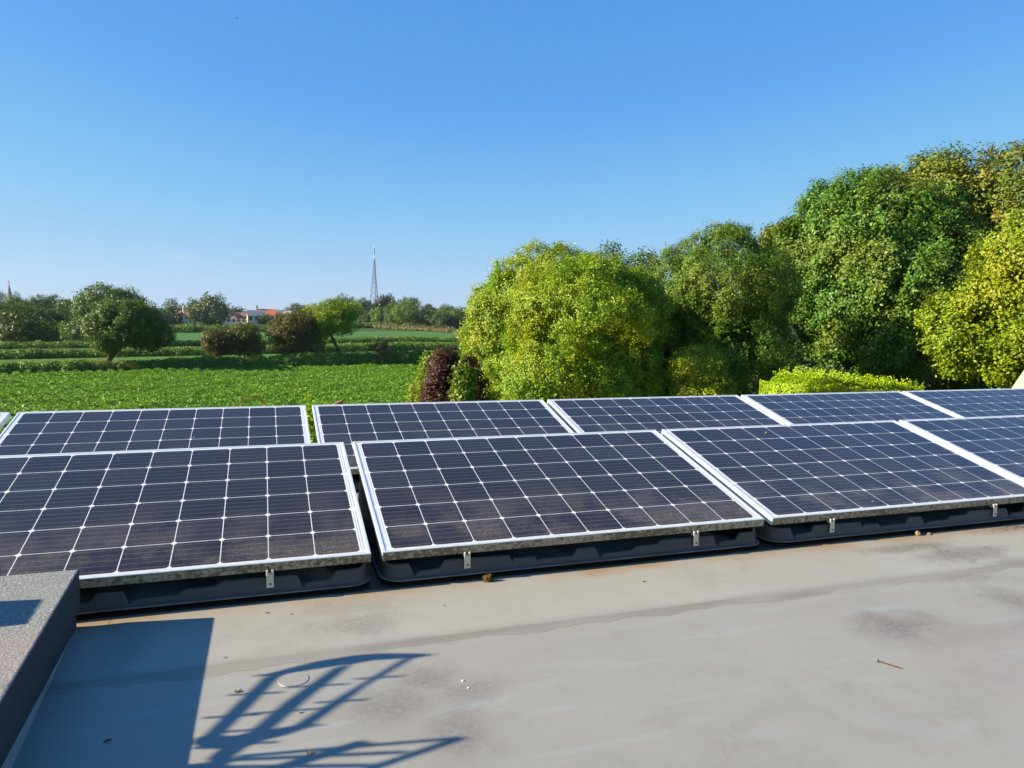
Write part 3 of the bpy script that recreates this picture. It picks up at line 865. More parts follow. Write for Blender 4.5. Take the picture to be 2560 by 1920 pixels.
def clamp_bm():
    bm = bmesh.new()
    box(bm, (-0.0125, -0.0035, 0.044), (0.0125, 0.0, 0.092), 0.0012, 1)
    box(bm, (-0.0125, -0.0035, 0.0935), (-0.0055, 0.004, 0.106), 0.001, 1)
    box(bm, (0.0055, -0.0035, 0.0935), (0.0125, 0.004, 0.106), 0.001, 1)
    box(bm, (-0.0125, -0.003, 0.088), (0.0125, 0.020, 0.0935), 0.001, 1)
    return bm
def bolt_bm():
    bm = bmesh.new()
    bmesh.ops.create_cone(bm, cap_ends=True, segments=10, radius1=0.0042, radius2=0.0034, depth=0.003, matrix=Matrix.Translation((0.001, -0.0048, 0.057)) @ Matrix.Rotation(R(90), 4, 'X'))
    return bm
def make_panel():
    o = empty("solar_panel", (0, 0, 0))
    f = from_bm("frame", frame_bm(), M_FRAME, o)
    f.location = (0, 0, ZL); f.rotation_euler = (TILT, 0, 0)
    bm = bmesh.new()
    box(bm, (0.010, 0.010, -0.0075), (PL - 0.010, PW - 0.010, -0.0022))
    g = from_bm("cell_sheet", bm, M_CELL, o)
    g.location = (0, 0, ZL); g.rotation_euler = (TILT, 0, 0)
    t = from_bm("ballast_tray", tray_bm(), M_TRAY, o, True)
    for x in (0.314, 1.303):
        c = from_bm("clamp", clamp_bm(), M_CLAMP, o)
        c.location = (x, -0.0095, 0)
        from_bm("bolt", bolt_bm(), M_BOLT, c)
    return o
def copy_tree(o, parent=None):
    c = o.copy()
    C.objects.link(c)
    c.parent = parent
    for ch in list(o.children):
        d = copy_tree(ch, c)
        d.matrix_parent_inverse = ch.matrix_parent_inverse.copy()
    return c
proto = make_panel()
XB, YB2 = -0.1031, 1.4806
spots = [(-1 * (PL + GAPF) , 0.0, "front row solar panel nearest the camera, just behind the felt upstand", 0.0),
         (0.0, 0.0, "front row solar panel in the middle, moss tuft lying below its lower edge", 0.0),
         (PL + GAPF, 0.0, "front row solar panel with a small snail shell near its upper edge", 0.0),
         (2 * (PL + GAPF), 0.0, "front row solar panel cut off by the right edge of the photo", 0.0),
         (XB - 2 * (PL + GAPB), YB2, "back row solar panel of which only a corner shows at the far left", 0.0),
         (XB - 1 * (PL + GAPB), YB2, "back row solar panel in front of the green crop field, left of the gap", 0.0),
         (XB, YB2, "back row solar panel below the purple shrub, red roof peak behind it", 0.0),
         (XB + 1 * (PL + GAPB), YB2, "back row solar panel in front of the big yellow green bushes", 0.0),
         (XB + 2 * (PL + GAPB), YB2, "back row solar panel just below the clipped golden hedge", 0.0),
         (XB + 3 * (PL + GAPB), YB2, "back row solar panel reflecting blue sky at the right edge", 0.0)]
for i, (x, y, lab, rz) in enumerate(spots):
    o = proto if i == 0 else copy_tree(proto)
    o.location = (x, y, 0.0005)
    tag(o, lab, "solar panel", "solar panels in two rows on the flat roof")

# ------------------------------------------------------------------ small things on the roof
def lump(name, label, cat, loc, r, mat, seed, flat=0.8, parts=None, group=None):
    rs = np.random.default_rng(seed)
    bm = bmesh.new()
    bmesh.ops.create_icosphere(bm, subdivisions=2, radius=1.0)
    k = rs.normal(size=(5, 3))
    for v in bm.verts:
        d = v.co.copy()
        s = 1 + 0.22 * sum(math.sin(3 * d.dot(Vector(q)) + i) for i, q in enumerate(k)) / 3
        v.co = Vector((d.x * r * s, d.y * r * s * 0.85, d.z * r * s * flat + r * flat * 0.6))
    o = from_bm(name, bm, mat)
    o.location = loc
    return tag(o, label, cat, group)
# moss
P = dirs(1500); P[:, 2] = np.abs(P[:, 2]); P *= np.array([0.020, 0.015, 0.026]) * (0.4 + 0.65 * rng.random((1500, 1)))
P[:, 0] += 0.004 * np.sin(P[:, 2] * 300)
V, F = leaf_quads(P, dirs(1500) + np.array([0, -.3, .5]), 0.005 * (0.6 + rng.random(1500)), 0.5)
mo = from_np("moss_tuft", V, F, L_MOSS)
mo.location = (0.385, -0.046, 0.0)
tag(mo, "orange and green tuft of moss lying on the roof below the middle panel", "moss")
M_STONE = plain("ochre_stone", (0.25, 0.185, 0.085), 0.9, 0, 0.4, 90)
M_WHITE = plain("pale_chip", (0.72, 0.70, 0.66), 0.8, 0, 0.15, 90)
M_DRY = plain("dry_leaf", (0.34, 0.26, 0.15), 0.85, 0, 0.5, 120)
M_DKBIT = plain("dark_debris", (0.055, 0.045, 0.035), 0.9, 0, 0.4, 150)
lump("stone", "larger ochre lump below the edge of the third front panel", "stone", (2.482, -0.035, 0), 0.015, M_STONE, 3, 0.8)
lump("stone", "smaller flat ochre lump right beside the larger one on the roof", "stone", (2.545, -0.042, 0), 0.010, M_STONE, 4, 0.55)
lump("stone_chip", "upper of two white chips on the dark stained roof", "stone chip", (0.103, -0.749, 0), 0.004, M_WHITE, 5, 0.6)
lump("stone_chip", "lower of two white chips on the dark stained roof", "stone chip", (0.108, -0.789, 0), 0.0032, M_WHITE, 6, 0.6)
lump("snail_shell", "small brown snail shell stuck on a panel of the front row", "snail shell",
     tuple(np.array([PL + GAPF + 0.61, 0.88 * math.cos(TILT), ZL + 0.88 * math.sin(TILT) - 0.001])), 0.008, plain("snail", (0.16, 0.11, 0.07), 0.5, 0, 0.5, 200), 8, 0.8)
def flake(label, loc, L, rz, mat, name="leaf_fragment", cat="leaf fragment"):
    bm = bmesh.new()
    pts = [(-1, 0, 0.1), (-.5, .35, .35), (.1, .42, .25), (.6, .22, .5), (1, 0, .15), (.5, -.3, .2), (-.1, -.38, .4), (-.6, -.25, .2)]
    a = [bm.verts.new((x * L / 2, y * L / 2, z * L * .35 + .0008)) for x, y, z in pts]
    b = [bm.verts.new((x * L / 2 * .96, y * L / 2 * .96, z * L * .35 + .0018)) for x, y, z in pts]
    ca = bm.verts.new((0, 0, .0008)); cb = bm.verts.new((0, 0, .0022))
    n = len(a)
    for i in range(n):
        j = (i + 1) % n
        bm.faces.new((a[j], a[i], ca)); bm.faces.new((b[i], b[j], cb)); bm.faces.new((a[i], a[j], b[j], b[i]))
    o = from_bm(name, bm, mat)
    o.location = (*loc, 0.0); o.rotation_euler = (0, 0, rz)
    tag(o, label, cat)
flake("curled beige leaf fragment left of the ladder shadow", (-0.475, -0.632), 0.024, 0.3, M_DRY)
flake("brown leaf fragment inside the lower triangular shadow", (-0.311, -0.968), 0.020, 0.6, M_DRY)
flake("tiny brown leaf crumb right of the square shadow, above the ladder shadow", (-0.517, -0.421), 0.010, 1.0, M_DRY)
flake("dark crumb alone on the clean roof below the middle panel", (0.948, -0.218), 0.013, 0.2, M_DKBIT)
flake("dark crumb on the pinkish stain below the gap of the front row", (0.173, -0.229), 0.009, 2.2, M_DKBIT)
flake("thin dark crumb just beyond the corner of the square shadow", (-0.40, -0.125), 0.012, 0.4, M_DKBIT)
flake("dark paired crumb to the right of the square shadow's corner", (-0.325, -0.155), 0.010, 1.4, M_DKBIT)
flake("dark bit lying inside the square shadow near the frame's bottom", (-0.752, -0.782), 0.018, 0.4, M_DKBIT)
flake("pale brown scab of dirt between two ladder shadow bars", (-0.324, -0.785), 0.014, 0.1, plain("scab", (0.36, 0.31, 0.25), 0.9, 0, .3, 100))
# nail
na = empty("nail", (1.293, -0.991, 0.0))
tag(na, "rusty slightly bent nail lying on the roof at lower right", "nail")
bm = bmesh.new()
tube(bm, [(0.001, -0.001, 0.0032), (0.012, -0.020, 0.0032), (0.022, -0.036, 0.0026), (0.029, -0.047, 0.0024), (0.034, -0.055, 0.0015)], [0.0019, 0.0019, 0.0019, 0.0019, 0.0004], 8)
from_bm("shank", bm, M_RUST, na, True)
bm = bmesh.new()
d = Vector((0.011, -0.019, 0)).normalized()
bmesh.ops.create_cone(bm, cap_ends=True, segments=14, radius1=0.0042, radius2=0.0042, depth=0.0018, matrix=Matrix.Translation((0.0004, -0.0004, 0.0042)) @ d.to_track_quat('Z', 'Y').to_matrix().to_4x4())
from_bm("head", bm, M_RUST, na)
# round patch
bm = bmesh.new()
bmesh.ops.create_cone(bm, cap_ends=True, segments=48, radius1=0.041, radius2=0.0400, depth=0.0014, matrix=Matrix.Translation((-0.334, -0.607, 0.0008)))
tag(from_bm("round_patch", bm, M_ROOF), "round raised patch on the roof under the arch of the ladder shadow", "patch")

# ------------------------------------------------------------------ crop field (stuff)
def crop():
    n = 420000
    # wedge in front of the roof, denser near
    b0, b1 = -0.66 + YAW - 0.02, -0.02 + YAW
    d = np.sqrt(rng.random(n) * (74 ** 2 - 24 ** 2) + 24 ** 2)
    a = b0 + (b1 - b0) * rng.random(n)
    P = np.stack([CAM[0] + np.sin(a) * d, CAM[1] + np.cos(a) * d, np.zeros(n)], 1)
    lim = np.interp(a, [b0, -0.12, 0.06, 0.20, 0.33], [65.4, 65.8, 67.6, 70, 72.5])
    P = P[d < lim - 0.5]
    n = len(P)
    # plants in ridges
    th = R(25)
    q = P[:, 0] * math.cos(th) + P[:, 1] * math.sin(th)
    r2 = -P[:, 0] * math.sin(th) + P[:, 1] * math.cos(th)
    h = 0.40 + 0.10 * np.cos(2 * np.pi * q / 0.75) + 0.07 * np.sin(r2 * 2.1 + 1.7 * np.sin(q)) + 0.05 * np.sin(q * 0.9 + r2 * 0.6)
    P[:, 2] = G + h - 0.28 * rng.random(n) ** 2.2
    N = np.stack([rng.normal(size=n) * .6, rng.normal(size=n) * .6, np.ones(n)], 1)
    V, F = leaf_quads(P, N, 0.115 * (0.6 + 0.8 * rng.random(n)), 0.75, 0.12)
    o = from_np("crop_plants", V, F, L_CROP)
    tag(o, "leafy green crop filling the field behind the panels", "crop", kind='stuff')
crop()

# ------------------------------------------------------------------ hedges
def hedge(name, label, pts, w, n, size, mat, cat="hedge", topmat=None, ntop=0):
    """a bushy row that follows (pixel, distance, height) stations"""
    st = np.array([[*gnd(px, d)[:2], h] for px, d, h in pts])
    o = empty(name, (st[0, 0], st[0, 1], G))
    tag(o, label, cat)
    seg = np.linalg.norm(np.diff(st[:, :2], axis=0), axis=1)
    cum = np.concatenate([[0], np.cumsum(seg)])
    bl = []
    q = 0.0
    tops = []
    while q < cum[-1]:
        x, y, h = (float(np.interp(q, cum, st[:, i])) for i in range(3))
        hh = h * (0.90 + 0.10 * math.sin(q * 0.7) * rng.random() + 0.12 * rng.random())
        r = w * (0.36 + 0.16 * rng.random())
        bl.append([x - st[0, 0] + rng.normal() * w * .14, y - st[0, 1] + rng.normal() * w * .14, hh * 0.5, r, r, hh * 0.52])
        if rng.random() < 0.6:
            r2 = w * (0.16 + 0.16 * rng.random())
            bl.append([x - st[0, 0] + rng.normal() * w * .3, y - st[0, 1] - w * (0.1 + .35 * rng.random()), hh * (0.15 + .6 * rng.random()), r2, r2, r2])
        q += w * 0.22
    P, N = crown_points(bl, n, 0.7, 0.45, 0.75)
    k = P[:, 2] > 0.02
    V, F = leaf_quads(P[k], N[k], size * (0.6 + .8 * rng.random(k.sum())))
    from_np("foliage", V, F, mat, o)
    return o
hedge("hedge", "rough green hedge bank directly at the far edge of the crop field", [(-300, 65.5, 1.15), (300, 66, 1.12), (640, 68, 1.3), (1000, 70.5, 1.66), (1240, 73, 1.7)], 1.5, 130000, 0.12, L_HEDGE)
hedge("hedge", "second hedge behind the crop field, beyond the first bank", [(-300, 89, .95), (300, 90, .92), (640, 94, 1.0), (1000, 104, 1.15), (1400, 112, 1.2)], 1.6, 60000, 0.17, L_HEDGE)
hedge("hedge", "third low olive hedge between pasture and far field", [(-300, 110, .85), (300, 112, .85), (640, 119, .9), (1000, 134, 1.0), (1400, 142, 1.0)], 1.7, 40000, 0.20, L_HEDGE)
hedge("hedge", "far hedge along the back of the distant field below the houses", [(330, 178, 1.7), (860, 205, 1.9)], 2.4, 14000, 0.32, L_HEDGE)
hedge("hedge", "short dark far hedge right of the leaning tree", [(860, 246, 2.0), (965, 248, 2.0)], 2.6, 4000, 0.4, L_HEDGE)
hedge("grass_bank", "buff dry grass bank at the right end of the distant field", [(955, 243, 1.5), (1170, 196, 1.0)], 5.0, 9000, 0.4, L_BUFF, "grass bank")

# ------------------------------------------------------------------ trees of the middle distance
def simple_tree(label, boxes, d, n, size, mat, base_px=None, name="tree", group=None, m=14, jitter=0.55, trunk=True, lean=False, frac=(0.26, 0.45), r0=None, shoots=0, cat="tree", basez=G, up=0.4, rough=0.42):
    el = []
    for (x0, x1, y0, y1) in boxes:
        c, r = pxlobe(x0, x1, y0, y1, d)
        el.append([*c, *(r * 0.95)])
    c, r = np.array(el[0][:3]), np.array(el[0][3:])
    base = gnd(base_px, d, basez) if base_px is not None else np.array([c[0], c[1], basez])
    o = empty(name, tuple(base))
    tag(o, label, cat, group)
    k = 3.4 / max(0.5, r.mean())
    P, N = crown_mass(el, n, size, 7, rough, k, 0.08, 2.2, jitter, up, int(c[0] * 7 + c[1] * 3) % 9973)
    keep = P[:, 2] > G + 0.05
    V, F = leaf_quads(P[keep] - base, N[keep], size * (0.6 + 0.75 * rng.random(keep.sum())), 0.65)
    from_np("crown", V, F, mat, o)
    if trunk:
        trunk_mesh(base, tuple(c), r0 or max(0.08, r.mean() * 0.09), r.mean() * 0.6, o, 5)
    return o

simple_tree("dark green tree leaning to the right on the first hedge bank", [(262, 400, 755, 850), (234, 330, 770, 870), (330, 420, 790, 866), (236, 290, 838, 880)], 67, 36000, 0.15, L_GREEN, 247, r0=0.28, basez=G)
simple_tree("tall broad green tree behind the leaning tree on the left", [(215, 335, 724, 800), (203, 300, 755, 842), (290, 345, 740, 800)], 120, 22000, 0.26, L_GREEN, 270)
wood = [(-60, 45, 760, 842, 150, L_FAR, "leftmost dense tree of the far wood below the church spire"), (10, 75, 760, 835, 160, L_GREEN, "pale rounded tree right below the church spire"),
        (60, 125, 755, 838, 165, L_FAR, "round bluish tree in the middle of the left wood"), (108, 165, 756, 835, 170, L_FAR, "rounded wood tree between the dark bush and the tall broad tree"),
        (150, 190, 757, 838, 160, L_GREEN, "slim tree at the right end of the left wood"), (176, 212, 757, 830, 175, L_FAR, "tree just left of the tall broad tree's crown"),
        (70, 160, 775, 845, 140, L_DARK, "dark mid height tree at the front of the left wood"), (-30, 50, 770, 845, 138, L_GREEN, "green tree low at the photo's left edge in the wood"),
        (30, 72, 775, 815, 139, L_OLIVE, "small olive tree above the dark round bush")]
for (x0, x1, y0, y1, d, m_, lab) in wood:
    simple_tree(lab, [(x0, x1, y0, y1)], d, 12000, 0.28, m_, None)
simple_tree("dark almost black round bush on the left in front of the wood", [(8, 92, 795, 846)], 128, 3500, 0.36, L_DARK, None, "bush", m=12, cat="bush")
simple_tree("grey green bush right of the dark round bush", [(96, 142, 812, 846)], 127, 2200, 0.34, L_OLIVE, None, "bush", m=10, cat="bush")
simple_tree("low bush at the foot of the tall broad tree", [(168, 246, 806, 846)], 118, 2600, 0.34, L_GREEN, None, "bush", m=10, cat="bush")
simple_tree("dark trees on the skyline beside the church spire", [(-40, 14, 736, 770), (30, 50, 738, 770)], 690, 2600, 1.0, L_FAR, None, m=9)
simple_tree("conical dark tree left of the small pink house", [(412, 444, 754, 812), (402, 450, 782, 812)], 262, 2600, 0.55, L_FAR, None, m=10)
simple_tree("low dark shrub beneath the conical tree", [(388, 425, 786, 812)], 258, 1300, 0.5, L_FAR, None, "bush", m=8, cat="bush")
simple_tree("small rounded tree left of the big round tree by the houses", [(472, 500, 752, 806)], 268, 1800, 0.55, L_FAR, None, m=9)
simple_tree("distant low tree top behind the small pink house", [(445, 478, 769, 795)], 360, 900, 0.8, L_FAR, None, m=7)
simple_tree("big round dark tree standing beside the white houses", [(496, 566, 742, 810), (500, 560, 765, 812)], 262, 5200, 0.6, L_FAR, None, m=18)
simple_tree("small dome of a tree behind the red roofed house", [(574, 607, 771, 800)], 380, 1100, 0.8, L_FAR, None, m=8)
simple_tree("small dark bush in front of the slate roofed barn", [(646, 676, 790, 812)], 262, 1200, 0.45, L_FAR, None, "bush", m=8, cat="bush")
simple_tree("brown reddish bush on the first hedge bank", [(511, 560, 828, 886), (540, 586, 834, 888)], 69, 9000, 0.12, L_BROWN, None, "bush", cat="bush", basez=G)
simple_tree("olive brown bush close right of the reddish one on the bank", [(580, 640, 814, 860), (575, 618, 830, 888), (610, 656, 836, 890)], 69.5, 10000, 0.12, L_HAW, None, "bush", cat="bush", basez=G)
simple_tree("brown hawthorn tree on the bank left of the leaning yellow green tree", [(676, 750, 796, 876), (696, 786, 778, 850), (735, 800, 836, 892)], 70, 22000, 0.13, L_BROWN, 750, basez=G)
simple_tree("yellow green tree with a bare leaning trunk on the hedge bank", [(762, 846, 764, 816), (812, 872, 746, 802), (846, 900, 758, 806), (784, 886, 776, 836), (780, 815, 800, 858)], 71, 24000, 0.125, L_YG, 866, r0=0.20, basez=G)
simple_tree("dark clipped looking bush on the bank right of the yellow green tree", [(938, 968, 852, 880)], 69, 1500, 0.13, L_DARK, None, "bush", m=8, cat="bush")
mid = [(832, 895, 741, 800, 320, L_FAR, "tall dark dome shaped tree left of the mast"), (884, 930, 750, 800, 315, L_FAR, "dark dome shaped tree at the foot of the mast"),
       (715, 775, 764, 792, 330, L_FAR, "low rounded tree between orange roof and white chimneys"), (966, 1008, 760, 812, 270, L_GREEN, "fresh green tree right of the pine by the mast"),
       (990, 1060, 752, 814, 264, L_OLIVE, "sunlit olive round tree on the right of the mast"), (1055, 1095, 766, 800, 330, L_GREEN, "rounded tree behind the small white building"),
       (1092, 1140, 764, 805, 325, L_GREEN, "tree top left of the big yellow green bushes"), (1058, 1095, 782, 818, 262, L_DARK, "dark bush right of the small white building"),
       (1084, 1130, 786, 820, 256, L_DARK, "second dark bush by the field corner, left of the big bushes"), (1118, 1175, 772, 818, 260, L_GREEN, "pale green bush partly hidden by the big yellow green bushes"),
       (930, 975, 774, 808, 280, L_OLIVE, "olive bush under the dark pine by the mast"), (888, 940, 782, 812, 285, L_FAR, "dark shrub mass below the mast"), (845, 890, 776, 806, 300, L_GREEN, "green bush behind the leaning tree's crown")]
for (x0, x1, y0, y1, d, m_, lab) in mid:
    simple_tree(lab, [(x0, x1, y0, y1)], d, 8500, 0.36, m_, None)
L_PINE = leaf_mat("pine_needles", [(0.0, (0.012, 0.028, 0.014)), (1.0, (0.035, 0.055, 0.022))], None, 1, 0, 0.1)
simple_tree("dark ragged pine just right of the mast", [(950, 982, 741, 770), (944, 978, 756, 790)], 310, 1700, 0.75, L_PINE, None, "pine_tree", m=9, shoots=60, frac=(.2, .5))
simple_tree("short dark pine left of the ragged pine", [(934, 956, 757, 790)], 308, 900, 0.7, L_PINE, None, "pine_tree", m=7, shoots=40, frac=(.2, .5))
simple_tree("small pine top behind the fresh green tree", [(996, 1016, 749, 785)], 330, 700, 0.7, L_PINE, None, "pine_tree", m=6, shoots=40, frac=(.2, .5))
simple_tree("spiky pine top above the sunlit olive tree", [(1020, 1038, 746, 785)], 330, 600, 0.7, L_PINE, None, "pine_tree", m=5, shoots=40, frac=(.2, .5))

# far wooded skyline (reads as one mass)
def skyline():
    P, N = [], []
    bl = []
    for px in np.arange(-600, 3400, 9.0):
        d = 640 + 120 * rng.random()
        c = gnd(px, d)
        h = (3.0 + 2.5 * rng.random()) if px < 1100 else 8 + 4 * rng.random()
        bl.append([c[0], c[1], G + h * .45, h * .9, h * .9, h * .55])
    P, N = crown_points(bl, 26000, 0.6, 0.3, 0.6)
    V, F = leaf_quads(P, N, 1.6 * (0.6 + .8 * rng.random(len(P))))
    tag(from_np("far_woodland", V, F, L_FAR), "low wooded skyline far behind the houses", "woodland", kind='stuff')
skyline()

# ------------------------------------------------------------------ houses, spire, mast
M_TILE_O = plain("orange_roof_tiles", (0.46, 0.125, 0.055), 0.85, 0, 0.15, 1.5)
M_TILE_R = plain("red_brown_tiles", (0.30, 0.12, 0.075), 0.85, 0, 0.2, 1.5)
M_SLATE = plain("blue_slate", (0.115, 0.135, 0.165), 0.7, 0, 0.15, 1.5)
M_GREYR = plain("grey_brown_roof", (0.17, 0.15, 0.135), 0.85, 0, 0.2, 1.5)
M_WALLW = plain("white_wall", (0.68, 0.64, 0.58), 0.9, 0, 0.08, 1.0)
M_WALLC = plain("cream_wall", (0.58, 0.50, 0.38), 0.9, 0, 0.1, 1.0)
M_WIN = plain("dark_window", (0.03, 0.035, 0.045), 0.15, 0, 0.2, 3)
M_GRANITE = plain("granite", (0.27, 0.22, 0.19), 0.9, 0, 0.2, 1.0)
def house(name, label, x0, x1, y_ridge, y_eave, d, wall, roof, depth=7.0, rz=0.0, chimneys=(), wins=3, gable=False, base=G, floors=1):
    """gabled house; ridge along its front unless gable=True"""
    a, b = gnd(x0, d), gnd(x1, d)
    w = np.linalg.norm(b - a)
    c = (a + b) / 2
    zr = at((x0 + x1) / 2, y_ridge, d + depth / 2)[2] - base
    ze = at((x0 + x1) / 2, y_eave, d)[2] - base
    ang = math.atan2(b[1] - a[1], b[0] - a[0]) + rz
    o = empty(name, (c[0], c[1], base), ang)
    tag(o, label, "house")
    bm = bmesh.new()
    if not gable:
        prism(bm, [(0, 0), (depth, 0), (depth, ze), (depth / 2, zr - 0.12), (0, ze)], -w / 2, w / 2, 'X')
    else:
        prism(bm, [(-w / 2, 0), (w / 2, 0), (w / 2, ze), (0, zr - 0.12), (-w / 2, ze)], 0, depth, 'Y')
    from_bm("wall", bm, wall, o)
    bm = bmesh.new()
    if not gable:
        s = (zr - ze) / (depth / 2)
        prism(bm, [(-0.3, ze - 0.3 * s), (depth / 2, zr - .1), (depth + .3, ze - .3 * s), (depth + .3, ze - .3 * s + .2), (depth / 2, zr + .1), (-0.3, ze - .3 * s + .2)], -w / 2 - .15, w / 2 + .15, 'X')
    else:
        s = (zr - ze) / (w / 2)
        prism(bm, [(-w / 2 - .25, ze - .25 * s), (0, zr - .1), (w / 2 + .25, ze - .25 * s), (w / 2 + .25, ze - .25 * s + .2), (0, zr + .1), (-w / 2 - .25, ze - .25 * s + .2)], -.2, depth + .2, 'Y')
    ro = from_bm("roof", bm, roof, o)
    for cx in chimneys:
        bm = bmesh.new()
        y = depth / 2
        box(bm, (cx * w / 2 - .45, y - .4, zr - 0.6), (cx * w / 2 + .45, y + .4, zr + 1.3))
        box(bm, (cx * w / 2 - .2, y - .2, zr + 1.303), (cx * w / 2 + .2, y + .2, zr + 1.75))
        from_bm("chimney", bm, M_WALLW, ro)
    for k in range(wins):
        x = -w / 2 + w * (k + 0.5) / wins
        bm = bmesh.new()
        z0 = ze * 0.52
        box(bm, (x - .5, -0.06, z0), (x + .5, 0.03, z0 + 1.2))
        from_bm("window", bm, M_WIN, o)
    return o
house("house", "small white house with a red brown roof left of the big round tree", 462, 480, 776, 789, 310, M_WALLW, M_TILE_R, 7, 0.15, (-.8,), 2)
house("house", "narrow cream gabled house beside the conical tree", 445, 464, 778, 790, 305, M_WALLC, M_TILE_R, 9, 0.4, (), 1, True)
house("house", "pinkish gabled house at the right side of the big round tree", 565, 580, 780, 789, 315, M_WALLW, M_TILE_R, 8, -0.3, (), 1, True)
house("house", "long white house with a red tiled roof left of the slate barn", 588, 617, 782, 791, 320, M_WALLW, M_TILE_R, 7, 0.05, (), 4)
house("outbuilding", "low white outbuilding in front of the red tiled house", 552, 616, 797, 800, 305, M_WALLW, M_GREYR, 4, 0.0, (), 5)
house("barn", "cream barn with a large blue slate roof below the skyline", 619, 664, 776, 790, 300, M_WALLC, M_SLATE, 8, 0.05, (), 3)
house("house", "house with a bright orange tiled roof and white chimney", 643, 690, 773, 789, 312, M_WALLC, M_TILE_O, 10, 0.05, (-.95,), 3)
house("house", "house with a dull grey brown roof right of the orange one", 690, 712, 775, 790, 318, M_WALLC, M_GREYR, 8, 0.0, (), 2)
house("house", "cream gabled house with grey roof behind the brown hawthorn", 718, 742, 778, 792, 300, M_WALLC, M_GREYR, 9, 0.3, (), 1, True)
house("house", "second grey roofed gable right behind the brown hawthorn", 742, 762, 779, 792, 300, M_WALLC, M_GREYR, 9, -0.35, (), 1, True)
house("house", "pale building with two tall white chimneys above the leaning tree", 796, 822, 769, 776, 350, M_WALLW, M_GREYR, 8, 0.0, (-.45, .5), 2)
house("house", "tiny white building among the dark bushes by the far field", 1044, 1060, 795, 801, 266, M_WALLC, M_GREYR, 5, 0.0, (), 1)

# church
d = 600
tip = at(26, 709, d)
ch = empty("church", tuple(gnd(26, d)))
tag(ch, "church whose slender stone spire rises over the left wood", "church")
ztip = tip[2] - G
bm = bmesh.new()
box(bm, (-3.2, -3.2, 0), (3.2, 3.2, ztip - 15.0))
box(bm, (3.203, -4, 0), (20, 4, 8))
from_bm("tower", bm, M_GRANITE, ch)
bm = bmesh.new()
bmesh.ops.create_cone(bm, cap_ends=True, segments=8, radius1=3.0, radius2=0.08, depth=15.0, matrix=Matrix.Translation((0, 0, ztip - 7.5)))
from_bm("spire", bm, M_GRANITE, ch)
bm = bmesh.new()
box(bm, (-.14, -.14, ztip - .1), (.14, .14, ztip + 2.0)); box(bm, (-.7, -.12, ztip + 1.1), (-.142, .12, ztip + 1.4)); box(bm, (.142, -.12, ztip + 1.1), (.7, .12, ztip + 1.4))
from_bm("cross", bm, M_STEEL, ch)

# lattice mast
d = 600
mp = gnd(936.5, d)
HM = at(936.5, 612.5, d)[2] - G
mast = empty("lattice_mast", tuple(mp), 0.25)
tag(mast, "tall three legged lattice radio mast on the skyline", "mast")
M_MAST = plain("mast_blue_grey", (0.075, 0.095, 0.125), 0.6, 0.1, 0.1, 1)
levels = [(0, 5.2), (6, 4.5), (12, 3.85), (17, 3.35), (21.5, 2.9), (25.5, 2.45), (29, 2.05), (32, 1.72), (34.8, 1.45), (37.4, 1.22), (39.8, 1.02), (42, 0.85), (44, 0.72), (46, 0.62)]
def leg_xy(k, r): 
    a = 2 * math.pi * k / 3 + 0.35
    return np.array([math.cos(a) * r, math.sin(a) * r])
for k in range(3):
    bm = bmesh.new()
    tube(bm, [(*leg_xy(k, r), z) for z, r in levels], [0.24 - 0.07 * i / 13 for i in range(14)], 6)
    from_bm("leg", bm, M_MAST, mast)
bm = bmesh.new()
for i in range(len(levels) - 1):
    (z0, r0), (z1, r1) = levels[i], levels[i + 1]
    for k in range(3):
        q = (k + 1) % 3
        a0, b0 = (*leg_xy(k, r0), z0), (*leg_xy(q, r0), z0)
        a1, b1 = (*leg_xy(k, r1), z1), (*leg_xy(q, r1), z1)
        tube(bm, [a1, b1], 0.12, 5)
        m_ = tuple((np.array(a1) + np.array(b1)) / 2)
        tube(bm, [a0, m_], 0.085, 5); tube(bm, [b0, m_], 0.085, 5)
from_bm("bracing", bm, M_MAST, mast)
bm = bmesh.new()
tube(bm, [(0, 0, 45.6), (0, 0, HM - 2.6)], 0.30, 8)
for z in np.arange(46.5, HM - 3, 1.2):
    tube(bm, [(-.5, 0, z), (.5, 0, z)], 0.08, 5)
from_bm("column", bm, M_MAST, mast)
M_ANT = plain("white_antenna", (0.6, 0.6, 0.58), 0.5, 0, 0.03, 1)
for z0, z1, r in ((47.6, 51.0, 0.48), (HM - 2.597, HM, 0.36)):
    bm = bmesh.new()
    tube(bm, [(0, 0, z0), (0, 0, z1)], r, 10)
    from_bm("antenna", bm, M_ANT, mast)

# ------------------------------------------------------------------ big trees on the right
def big_tree(name, label, boxes, d, n, size, mat, base_px, trunk_c, r0, m=40, frac=(0.16, 0.30), shoots=120, shoot_len=0.35, jitter=0.38, up=0.35, depth=1.0, cat="tree", dd=None, aspect=0.60, rough=0.30, k=1.25, hang=0.0, spray_len=2.8):
    el = []
    for i, (x0, x1, y0, y1) in enumerate(boxes):
        c, r = pxlobe(x0, x1, y0, y1, d + (dd[i] if dd else 0), depth)
        el.append([*c, *(r * np.array([0.97, 0.97, 0.95]))])
    base = gnd(base_px, d)
    tc = at(trunk_c[0], trunk_c[1], d)
    o = empty(name, tuple(base))
    tag(o, label, cat)
    P, N = crown_mass(el, n, size, 12, rough, k, 0.06, spray_len, jitter, up, int(base_px), hang)
    keep = P[:, 2] > G + 0.1
    V, F = leaf_quads(P[keep] - base, N[keep], size * (0.6 + 0.75 * rng.random(keep.sum())), aspect)
    from_np("crown", V, F, mat, o)
    trunk_mesh(base, tuple(tc), r0, 0.42 * float(np.mean(el[0][3:])), o, 8)
    return o

